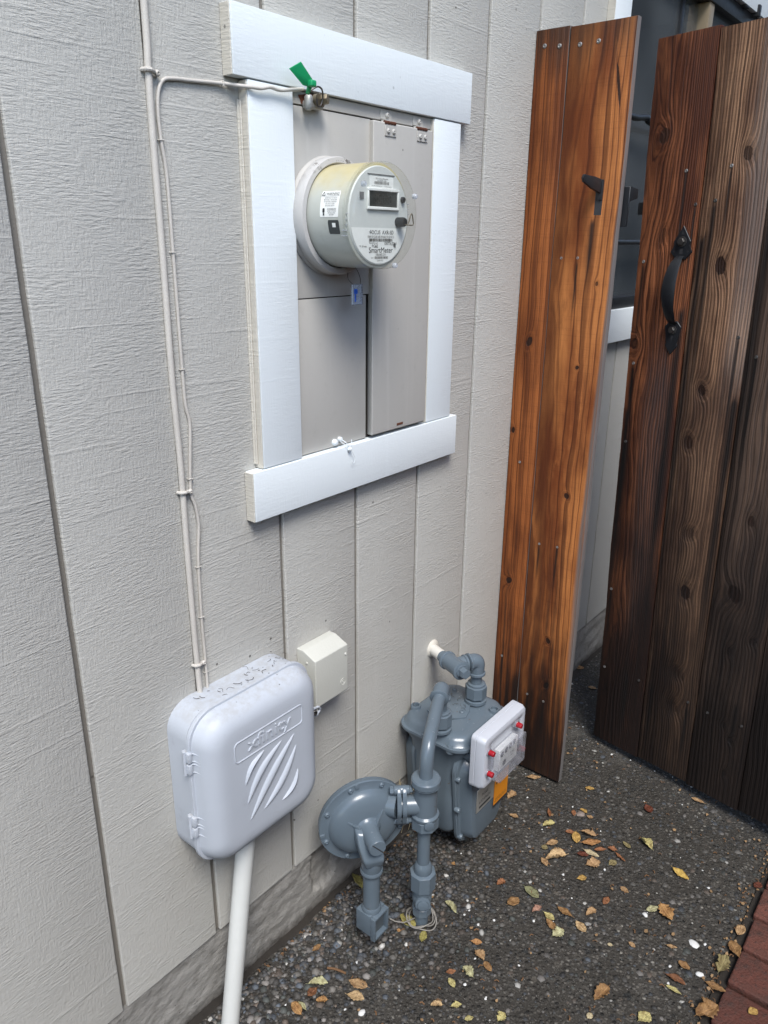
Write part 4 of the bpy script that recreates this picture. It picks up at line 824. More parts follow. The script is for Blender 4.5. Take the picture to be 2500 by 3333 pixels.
vv = obj('shutoff_valve', [lathe([(0.0165, 0), (0.0175, 0.004), (0.0215, 0.018), (0.0215, 0.030), (0.0175, 0.040)], P(RX, RO, -0.120), (0, 0, 1), 28), hexnut(P(RX, RO, -0.140), P(RX, RO, -0.118), 0.0215), cyl(V0-vax*0.026, V0+vax*0.026, 0.0170, 24, 0.003)], m_gas, ip)
multi('valve_core', [cyl(V0+vax*0.0255, V0+vax*0.030, 0.0120, 20, 0.001), lathe([(0.0085, 0), (0.0085, 0.010), (0.007, 0.012)], V0-vax*0.038, vax, 4)], m_gas, vv)
obj('ground_sleeve', cyl(P(RX, RO, GZ-0.05), P(RX, RO, -0.136), 0.0150, 24), m_gas, ip)
rgw = random.Random(9)
coil = []
for k in range(70):
    t = k*0.29; rr = 0.030+0.004*math.sin(k*0.37)
    coil.append(P(RX+rr*math.cos(t), RO+rr*math.sin(t), GZ+0.006+0.016*(k/70)+0.004*math.sin(k*0.9)))
tw = solo('tracer_wire', [tube(catmull([P(RX-0.062, RO-0.040, GZ+0.035), P(RX-0.045, RO-0.015, GZ+0.026)] + coil, 2), 0.0014, 6)], m_wire, P(RX, RO, GZ), 'grey tracer wire coiled around the foot of the gas riser', 'wire')

# regulator
rg = thing('gas_regulator', P(0.70, 0.14, GZ), 'blue-grey gas regulator with round diaphragm case and square vent', 'regulator')
RA = R(31); n_ = Vector((-math.sin(RA), -math.cos(RA), 0)); t_ = Vector((math.cos(RA), -math.sin(RA), 0)); zU = Vector((0, 0, 1))
RC = P(0.704, 0.108, 0.122)
def RP(a, b, c): return RC + t_*a + n_*b + zU*c       # right, forward, up in the regulator's own frame
obj('rear_case', lathe([(0.045, -0.050), (0.060, -0.046), (0.078, -0.026), (0.083, -0.012), (0.0955, -0.010), (0.0965, -0.006), (0.0965, -0.002)], RC, n_, 72), m_gas, rg)
dc = obj('diaphragm_case', lathe([(0.0965, -0.0015), (0.0968, 0.0025), (0.0955, 0.0050), (0.0800, 0.0055), (0.0775, 0.0070), (0.0745, 0.0135), (0.068, 0.0205), (0.055, 0.0262), (0.038, 0.0295), (0.020, 0.031)], RC, n_, 72), m_gas, rg, smooth=30)
sc = []
for k in range(8):
    a = R(20+45*k); sc.append(screw_head(RP(0.0875*math.cos(a), 0.0050, 0.0875*math.sin(a)), n_, 0.0058, 0.0045, 14))
multi('case_screw', sc, m_gas, dc)
obj('case_clip', [slab([RP(0.096*math.cos(R(a)), 0.006, 0.096*math.sin(R(a))), RP(0.086*math.cos(R(a)), 0.0065, 0.086*math.sin(R(a))), RP(0.086*math.cos(R(a+5)), 0.0065, 0.086*math.sin(R(a+5))), RP(0.096*math.cos(R(a+5)), 0.006, 0.096*math.sin(R(a+5)))], 0.003, 0.0006) for a in (98, 186)], m_gas, dc)
tw_ = obj('spring_tower', lathe([(0.030, 0.0285), (0.0235, 0.0330), (0.0195, 0.0420), (0.0182, 0.055), (0.0178, 0.086), (0.0170, 0.0885), (0.0165, 0.089)], RC, n_, 36), m_gas, rg)
obj('cap_slot', [slab([RP(-0.0110, 0.0894, 0.0125), RP(0.0122, 0.0894, -0.0115), RP(0.0110, 0.0894, -0.0125), RP(-0.0122, 0.0894, 0.0115)], 0.0012, 0)], m_ink, tw_, smooth=None)
def webr(a0, a1, w, h):   # strengthening webs on the dome
    V = []
    d = Vector((math.cos(a0), math.sin(a0)))
    return slab([RP(d.x*0.016, 0.036+h, d.y*0.016), RP(d.x*0.050, 0.028, d.y*0.050), RP(d.x*0.050, 0.024, d.y*0.050), RP(d.x*0.016, 0.026, d.y*0.016)], w, 0.0008)
obj('web', [webr(R(48), 0, 0.004, 0.008), webr(R(150), 0, 0.004, 0.006)], m_gas, dc)
# vent boss, pipe and square vent hood under the tower
bv_ = [[RP(-0.031, 0.024, 0.016), RP(0.016, 0.027, 0.010), RP(0.016, 0.060, 0.004), RP(-0.031, 0.046, 0.008)],
       [RP(-0.030, 0.020, -0.020), RP(0.0185, 0.020, -0.020), RP(0.0185, 0.070, -0.020), RP(-0.030, 0.060, -0.016)],
       [RP(-0.026, 0.018, -0.044), RP(0.0195, 0.018, -0.044), RP(0.0195, 0.080, -0.042), RP(-0.024, 0.076, -0.042)],
       [RP(-0.018, 0.030, -0.066), RP(0.0190, 0.030, -0.066), RP(0.0190, 0.072, -0.064), RP(-0.018, 0.072, -0.064)]]
vb = obj('vent_boss', [bevel(rings(bv_), 0.006, 3), lathe([(0.0195, 0), (0.0215, 0.004), (0.0215, 0.030)], RP(0.0, 0.052, -0.088), zU, 30), lathe([(0.0205, 0), (0.0235, 0.003), (0.0240, 0.008), (0.0225, 0.012)], RP(0.0, 0.052, -0.092), zU, 30)], m_gas, rg, smooth=50)
VC = RP(0.0, 0.052, 0)
obj('vent_pipe', [cyl(P(VC.x, -VC.y, -0.058), P(VC.x, -VC.y, 0.036), 0.0178, 30), lathe([(0.0195, 0), (0.0205, 0.003), (0.0205, 0.010), (0.0185, 0.014)], P(VC.x, -VC.y, -0.068), zU, 30)], m_gas, rg)
vx, vo = VC.x+0.003, -VC.y-0.001
hz0, hz1 = GZ+0.042, -0.064
hood = [box(vx-0.025, vx+0.022, vo-0.022, vo+0.016, hz0+0.012, hz1, 0.0015), box(vx-0.025, vx-0.0200, vo+0.0162, vo+0.028, hz0+0.004, hz1-0.002, 0.001), box(vx+0.0170, vx+0.022, vo+0.0162, vo+0.028, hz0+0.004, hz1-0.002, 0.001), box(vx-0.0198, vx+0.0168, vo+0.0162, vo+0.028, hz1-0.008, hz1-0.002, 0.001), box(vx-0.0198, vx+0.0168, vo+0.0162, vo+0.028, hz0+0.004, hz0+0.010, 0.001)]
vh = obj('vent_hood', hood, m_gas, rg)
obj('vent_screen', box(vx-0.0197, vx+0.0167, vo+0.0163, vo+0.018, hz0+0.0102, hz1-0.0082), plain('dark mesh', (0.07, 0.085, 0.095), 0.6), vh, smooth=None)
# body on the riser, flange and bolts
FD = (Vector((RX, -RO, 0.150))-RC); FD.z = 0; FDn = FD.normalized(); FT = Vector((-FDn.y, FDn.x, 0))
body = obj('valve_body', [lathe([(0.0285, 0), (0.030, 0.003), (0.030, 0.008), (0.0255, 0.012), (0.0245, 0.060), (0.0245, 0.072), (0.030, 0.080)], P(RX, RO, 0.122), zU, 36), lathe([(0.0145, 0), (0.027, 0.002), (0.0305, 0.005), (0.0305, 0.016), (0.028, 0.019), (0.0155, 0.0205)], P(RX, RO, 0.200), zU, 40), hexnut(P(RX, RO, 0.097), P(RX, RO, 0.122), 0.0300), cyl(Vector((RX, -RO, 0.152))-FDn*0.052, Vector((RX, -RO, 0.152)), 0.021, 24)], m_gas, rg, smooth=35)
obj('body_boss', cyl(P(RX-0.013, RO+0.0185, 0.118), P(RX-0.018, RO+0.0255, 0.118), 0.0105, 24, 0.0012), m_gas, body)
F0 = Vector((RX, -RO, 0.152))-FDn*0.050
def flange_half(off):
    pr_ = []
    for k in range(40):
        a = 2*math.pi*k/40; r = 0.027 + 0.020*(abs(math.sin(a))**6)
        pr_.append((r*math.cos(a)*0.95, r*math.sin(a)))
    return bevel(rings([[F0+FDn*(off+h)+FT*a+zU*b for a, b in pr_] for h in (0, 0.0085)]), 0.0016, 2)
obj('flange', [flange_half(0.0012), flange_half(-0.0102)], m_gas, body)
fb = []
for b in (-0.038, 0.038):
    c = F0+zU*b; fb += [cyl(c-FDn*0.016, c+FDn*0.016, 0.0092, 18, 0.001)]; fb += hexbolt(c-FDn*0.0165, -FDn, 0.0088, 0.008, False) + hexbolt(c+FDn*0.0165, FDn, 0.0075, 0.006, False)
for k in (0, 1): obj('flange_bolt', fb[k*3:k*3+3], m_gas, body)
obj('neck', cyl(RC-n_*0.03+zU*0.028, F0-FDn*0.008, 0.026, 24), m_gas, rg)
obj('body_mark', text_wall('60', 0, 0, 0, h=0.010, extrude=0.0006), m_gas, body) if False else None

# ---------------------------------------------------------------- fixed two-board wood panel
fp = thing('fence_panel', (1.40, 0.0, GZ), 'orange-brown two-board wood fence panel fixed against the house wall', 'fence', rot=(0, 0, R(-90)))
def plank(x0, x1, z0, z1, th=0.019, seed=0, wav=0.0012, n=60):
    """local x across, y thickness (front at 0), z up, slightly uneven edges"""
    bm = bmesh.new(); V = []; c = 0.0016; rn = random.Random(seed)
    for i in range(n+1):
        z = z0+(z1-z0)*i/n
        e0 = mnoise.noise(Vector((seed*3.1, z*4, 0)))*wav + mnoise.noise(Vector((seed*3.1, z*22, 5)))*wav*0.35
        e1 = mnoise.noise(Vector((seed*3.1+50, z*4, 0)))*wav + mnoise.noise(Vector((seed*3.1+50, z*22, 5)))*wav*0.35
        bow = mnoise.noise(Vector((seed*1.7+9, z*1.2, 3)))*0.0018
        a, b = x0+e0, x1+e1
        prof = [(a+c, 0), (b-c, 0), (b-c*0.3, c*0.3), (b, c), (b, th-c), (b-c, th), (a+c, th), (a, th-c), (a, c), (a+c*0.3, c*0.3)]
        jit = (lambda k: mnoise.noise(Vector((k*1.9, seed, i)))*0.003) if i in (0, n) else (lambda k: 0)
        V.append([bm.verts.new((x, y+bow, z+jit(k))) for k, (x, y) in enumerate(prof)])
    m = len(V[0])
    for i in range(n):
        for j in range(m): bm.faces.new((V[i][j], V[i][(j+1) % m], V[i+1][(j+1) % m], V[i+1][j]))
    bm.faces.new(list(reversed(V[0]))); bm.faces.new(V[-1]); return bm
OA, OB, OD = (0.175, 0.046, 0.011), (0.50, 0.185, 0.052), (0.062, 0.014, 0.004)
EDG = (0.20, 0.19, 0.185)
wA = wood('orange plank narrow', [(.037, 1.196, .007, .013), (.010, .975, .006, .010), (.028, .565, .009, .014)], [(.023, .334, .10, .004)], (0.125, 0.033, 0.008), (0.34, 0.108, 0.028), OD, 60, 2.2, 0.03, 0.012, 1.3, edge=EDG, mildew_shade=0.94, mz0=0.0, mz1=0.62, rel=0.8, gfine=0.7, topdark=0.75)
wB = wood('orange plank wide', [(.166, 1.148, .0045, .007), (.170, .835, .006, .010), (.156, .428, .007, .012), (.199, 1.725, .0032, .052), (.194, 1.336, .004, .008), (.162, .294, .007, .013)], [(.108, .692, .12, .003), (.158, .696, .16, .0035), (.109, .246, .12, .0045), (.159, .243, .14, .005), (.143, 1.389, .17, .0025), (.170, 1.465, .16, .006)], OA, OB, OD, 48, 5.5, 0.17, 0.022, 4.7, grey=[(.228, .010, 0.05, 1.7, (0.20, 0.17, 0.15), 0.8)], edge=EDG, mildew_shade=0.94, mz0=0.0, mz1=0.70, rel=0.8, gfine=0.75, topdark=0.6)
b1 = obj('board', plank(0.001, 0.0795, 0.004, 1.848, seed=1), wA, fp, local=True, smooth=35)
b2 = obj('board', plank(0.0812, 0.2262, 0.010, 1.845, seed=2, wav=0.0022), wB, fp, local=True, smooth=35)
m_rail = wood('rail wood', [], [], (0.16, 0.08, 0.04), (0.26, 0.14, 0.07), (0.08, 0.04, 0.02), 60, 1.0, 0.1, 0.01, 2.0)
for z in (0.24, 0.86, 1.66): obj('rail', lbox(0.004, 0.186, 0.0192, 0.057, z, z+0.088, 0.002), m_rail, fp, local=True)
LY = (0, -1, 0)
for (s, z) in ((.023, 1.817), (.058, 1.813), (.105, 1.810), (.146, 1.811)): obj('screw', screw_head((s, 0.0, z), LY, 0.0048, 0.0016), m_screw, fp, local=True)
for (s, z) in ((.103, 1.388), (.143, 1.389), (.035, .896), (.108, .692), (.158, .696), (.023, .334), (.109, .246), (.159, .243)): obj('screw', screw_head((s, 0.0, z), LY, 0.0036, 0.0014), m_screw, fp, local=True)
latch = obj('latch_slot', [lbox(0.171, 0.1885, -0.0008, 0.0004, 1.466, 1.546, 0.0003, 1)], m_ink, fp, local=True)
def lslab(pts, thick, bv=0.001): return slab(pts, thick, bv)
obj('thumb_lever', [lslab([(0.183, 0.004, 1.548), (0.183, 0.004, 1.519), (0.176, -0.036, 1.530), (0.170, -0.064, 1.541), (0.169, -0.068, 1.549), (0.171, -0.066, 1.556), (0.178, -0.030, 1.553)], 0.006, 0.0015), lbox(0.176, 0.188, -0.004, 0.001, 1.508, 1.549, 0.0015)], m_blackp, latch, local=True)
obj('latch_catch', [lbox(0.205, 0.2385, 0.022, 0.026, 1.455, 1.535, 0.001, 1), lslab([(0.2385, 0.024, 1.505), (0.2385, 0.024, 1.535), (0.2435, 0.050, 1.530), (0.2435, 0.050, 1.512)], 0.004)], m_black, latch, local=True)

# ---------------------------------------------------------------- gate
gate = thing('gate', (1.653, -0.213, -0.15), 'weathered brown board gate standing ajar with a black iron pull', 'gate', rot=(0, -0.0257, math.atan2(-0.982, -0.19)))
GAc, GBc, GDc = (0.085, 0.024, 0.009), (0.22, 0.095, 0.045), (0.045, 0.013, 0.006)
g1 = wood('gate plank ring-grained', [(.040, 1.634, .014, .022), (.061, 1.417, .012, .020), (.013, 1.161, .012, .019)], [(.104, 1.556, .26, .0028), (.136, 1.483, .22, .003), (.017, 1.359, .26, .0045), (.016, 1.113, .24, .005), (.015, .909, .28, .006), (.014, .486, .25, .005), (.090, .250, .25, .007), (.132, 1.25, 1.15, .011), (.012, 1.0, .95, .009)], GAc, (0.33, 0.115, 0.045), (0.035, 0.008, 0.004), 95, 9.0, 0.055, 0.030, 2.1, mildew_shade=0.93, mz0=0.10, mz1=1.25, rel=1.5, gfine=0.85, grey=[(.095, .055, 0.2, 1.25, (0.070, 0.062, 0.060), 0.7)])
g2 = wood('gate plank straight-grained', [(.243, 1.580, .011, .018), (.213, 1.350, .012, .020), (.206, 1.067, .012, .020), (.188, .937, .011, .018), (.221, .709, .012, .020), (.229, .548, .013, .022), (.232, .315, .014, .020), (.232, .213, .016, .018)], [(.210, 1.558, .20, .0025), (.182, 1.489, .62, .0055), (.277, 1.196, .30, .004), (.170, .250, .22, .006), (.275, .22, .2, .005), (.163, 1.42, 1.3, .009), (.288, 1.05, 1.0, .011)], (0.120, 0.054, 0.028), (0.38, 0.215, 0.122), (0.030, 0.013, 0.008), 120, 0.6, 0.10, 0.014, 5.2, mildew_shade=0.93, mz0=0.10, mz1=1.25, rel=1.5, gfine=0.75, grey=[(.285, .055, 0.9, 2.2, (0.27, 0.225, 0.195), 0.6), (.22, .09, 0.2, 1.2, (0.105, 0.070, 0.050), 0.45)])
g3 = wood('gate plank grey', [(.354, .585, .016, .024), (.361, .432, .009, .014), (.366, .777, .010, .016), (.375, .224, .007, .010), (.413, .479, .010, .014), (.397, .191, .007, .010), (.395, .088, .007, .010)], [(.323, 1.156, .40, .006), (.42, 1.1, .5, .006), (.40, .30, .2, .006), (.312, 1.6, 1.5, .013), (.432, 1.25, 1.2, .013)], (0.072, 0.038, 0.023), (0.19, 0.112, 0.070), (0.024, 0.013, 0.009), 90, 2.0, 0.36, 0.016, 8.8, mildew_shade=0.93, mz0=0.10, mz1=1.25, rel=1.4, gfine=0.7, grey=[(.37, .12, 0.1, 2.3, (0.15, 0.115, 0.095), 0.45)])
g4 = wood('gate plank dark', [(.52, .9, .01, .016), (.50, .35, .01, .015)], [(.475, 1.15, .5, .006)], (0.06, 0.035, 0.024), (0.15, 0.092, 0.064), (0.022, 0.012, 0.009), 100, 1.5, 0.5, 0.014, 11.8, mildew_shade=0.93, mz0=0.10, mz1=1.25, rel=1.3, gfine=0.7, grey=[(.52, .12, 0.1, 2.3, (0.12, 0.095, 0.08), 0.45)])
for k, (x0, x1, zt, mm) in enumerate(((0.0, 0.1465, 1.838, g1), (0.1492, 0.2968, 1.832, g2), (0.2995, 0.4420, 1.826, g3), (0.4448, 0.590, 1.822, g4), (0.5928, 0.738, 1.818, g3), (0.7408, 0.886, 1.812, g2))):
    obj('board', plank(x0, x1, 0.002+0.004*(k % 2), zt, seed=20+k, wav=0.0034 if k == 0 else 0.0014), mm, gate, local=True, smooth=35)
for z in (0.22, 0.90, 1.60): obj('rail', lbox(0.045, 0.88, 0.0212, 0.059, z, z+0.088, 0.002), m_rail, gate, local=True)
obj('brace', bevel(rings([[Vector((0.05, y, 0.33)), Vector((0.13, y, 0.33)), Vector((0.86, y, 1.58)), Vector((0.78, y, 1.58))] for y in (0.0592, 0.095)]), 0.002, 1), m_rail, gate, local=True)
for (s, z, mt) in ((.104, 1.556, m_screw), (.210, 1.558, m_screw), (.017, 1.359, m_screw), (.016, 1.113, m_screw), (.136, 1.483, m_darkscrew), (.182, 1.489, m_darkscrew), (.015, .909, m_darkscrew), (.277, 1.196, m_darkscrew), (.323, 1.156, m_darkscrew), (.014, .486, m_screw), (.016, .24, m_screw), (.128, .245, m_darkscrew), (.275, .245, m_darkscrew), (.330, .24, m_darkscrew), (.42, .245, m_darkscrew)): obj('screw', screw_head((s, 0.0, z), LY, 0.0042, 0.0016), mt, gate, local=True)
# pull handle
HX = 0.115
def ppoly(pts, y0, y1): return bevel(rings([[Vector((HX+a, y, z)) for a, z in pts] for y in (y0, y1)]), 0.0009, 1)
topp = [(0, 1.439), (0.0215, 1.404), (0.0175, 1.396), (0.0275, 1.381), (0.012, 1.364), (-0.012, 1.364), (-0.0275, 1.381), (-0.0175, 1.396), (-0.0215, 1.404)]
botp = [(0, 1.144), (0.0165, 1.166), (0.0125, 1.1705), (0.0215, 1.210), (0.010, 1.223), (-0.010, 1.223), (-0.0215, 1.210), (-0.0125, 1.1705), (-0.0165, 1.166)]

bow = []
for i in range(25):
    t = i/24; z = 1.372-(1.372-1.217)*t; y = -0.003-0.040*math.sin(math.pi*t)**0.62; w = 0.0085+0.0085*math.sin(math.pi*(0.15+t*0.75))**1.3
    if t < 0.08 or t > 0.94: w = 0.0105
    bow.append([Vector((HX-w, y, z)), Vector((HX-w*0.6, y-0.0024, z)), Vector((HX+w*0.6, y-0.0024, z)), Vector((HX+w, y, z)), Vector((HX+w*0.6, y+0.0018, z)), Vector((HX-w*0.6, y+0.0018, z))])
hd = obj('pull_handle', rings(bow), m_black, gate, local=True, smooth=50)
for pp in (topp, botp): obj('handle_plate', ppoly(pp, -0.0038, -0.0004), m_black, hd, local=True, smooth=25)
obj('bolt', hexbolt((HX, -0.0055, 1.4035), LY, 0.0085, 0.0065), m_darkscrew, hd, local=True); obj('bolt', hexbolt((HX, -0.0055, 1.2025), LY, 0.0078, 0.006), m_darkscrew, hd, local=True)
def lquad(pts, y):
    bm = bmesh.new(); bm.faces.new([bm.verts.new((HX+a, y, z)) for a, z in pts]); return bm
obj('cutout', [lquad([(0, 1.428), (0.004, 1.419), (-0.004, 1.419)], -0.0042), lquad([(0.0045, 1.388), (0.0045, 1.376), (-0.0045, 1.376), (-0.0045, 1.388)], -0.0042), lquad([(0.017, 1.3855), (0.020, 1.381), (0.0155, 1.379)], -0.0042), lquad([(-0.017, 1.3855), (-0.020, 1.381), (-0.0155, 1.379)], -0.0042), lquad([(0, 1.173), (0.0035, 1.190), (-0.0035, 1.190)], -0.0042)], m_ink, hd, local=True, smooth=None)
obj('latch_bar', [lbox(-0.028, 0.16, 0.0225, 0.034, 1.4675, 1.4965, 0.004, 2), lbox(0.05, 0.12, 0.0205, 0.040, 1.45, 1.515, 0.002)], m_black, gate, local=True)
pst = solo('gate_post', lbox(1.40, 1.49, -1.25, -1.16, GZ-0.1, 1.70, 0.004), g3, (1.445, -1.205, GZ), 'brown wooden post at the hinge side of the gate', 'post')
# black rods across the far window
obj('glazing_bar', tube(catmull([P(1.87, 0.012, 1.572), P(1.955, 0.013, 1.572), P(2.03, 0.013, 1.580), P(2.08, 0.013, 1.570), P(2.45, 0.012, 1.575)], 6), 0.0085, 10), m_blackp, win)
obj('glazing_bar', tube([P(1.87, 0.012, 1.253), P(2.45, 0.012, 1.253)], 0.0075, 10), m_blackp, win)

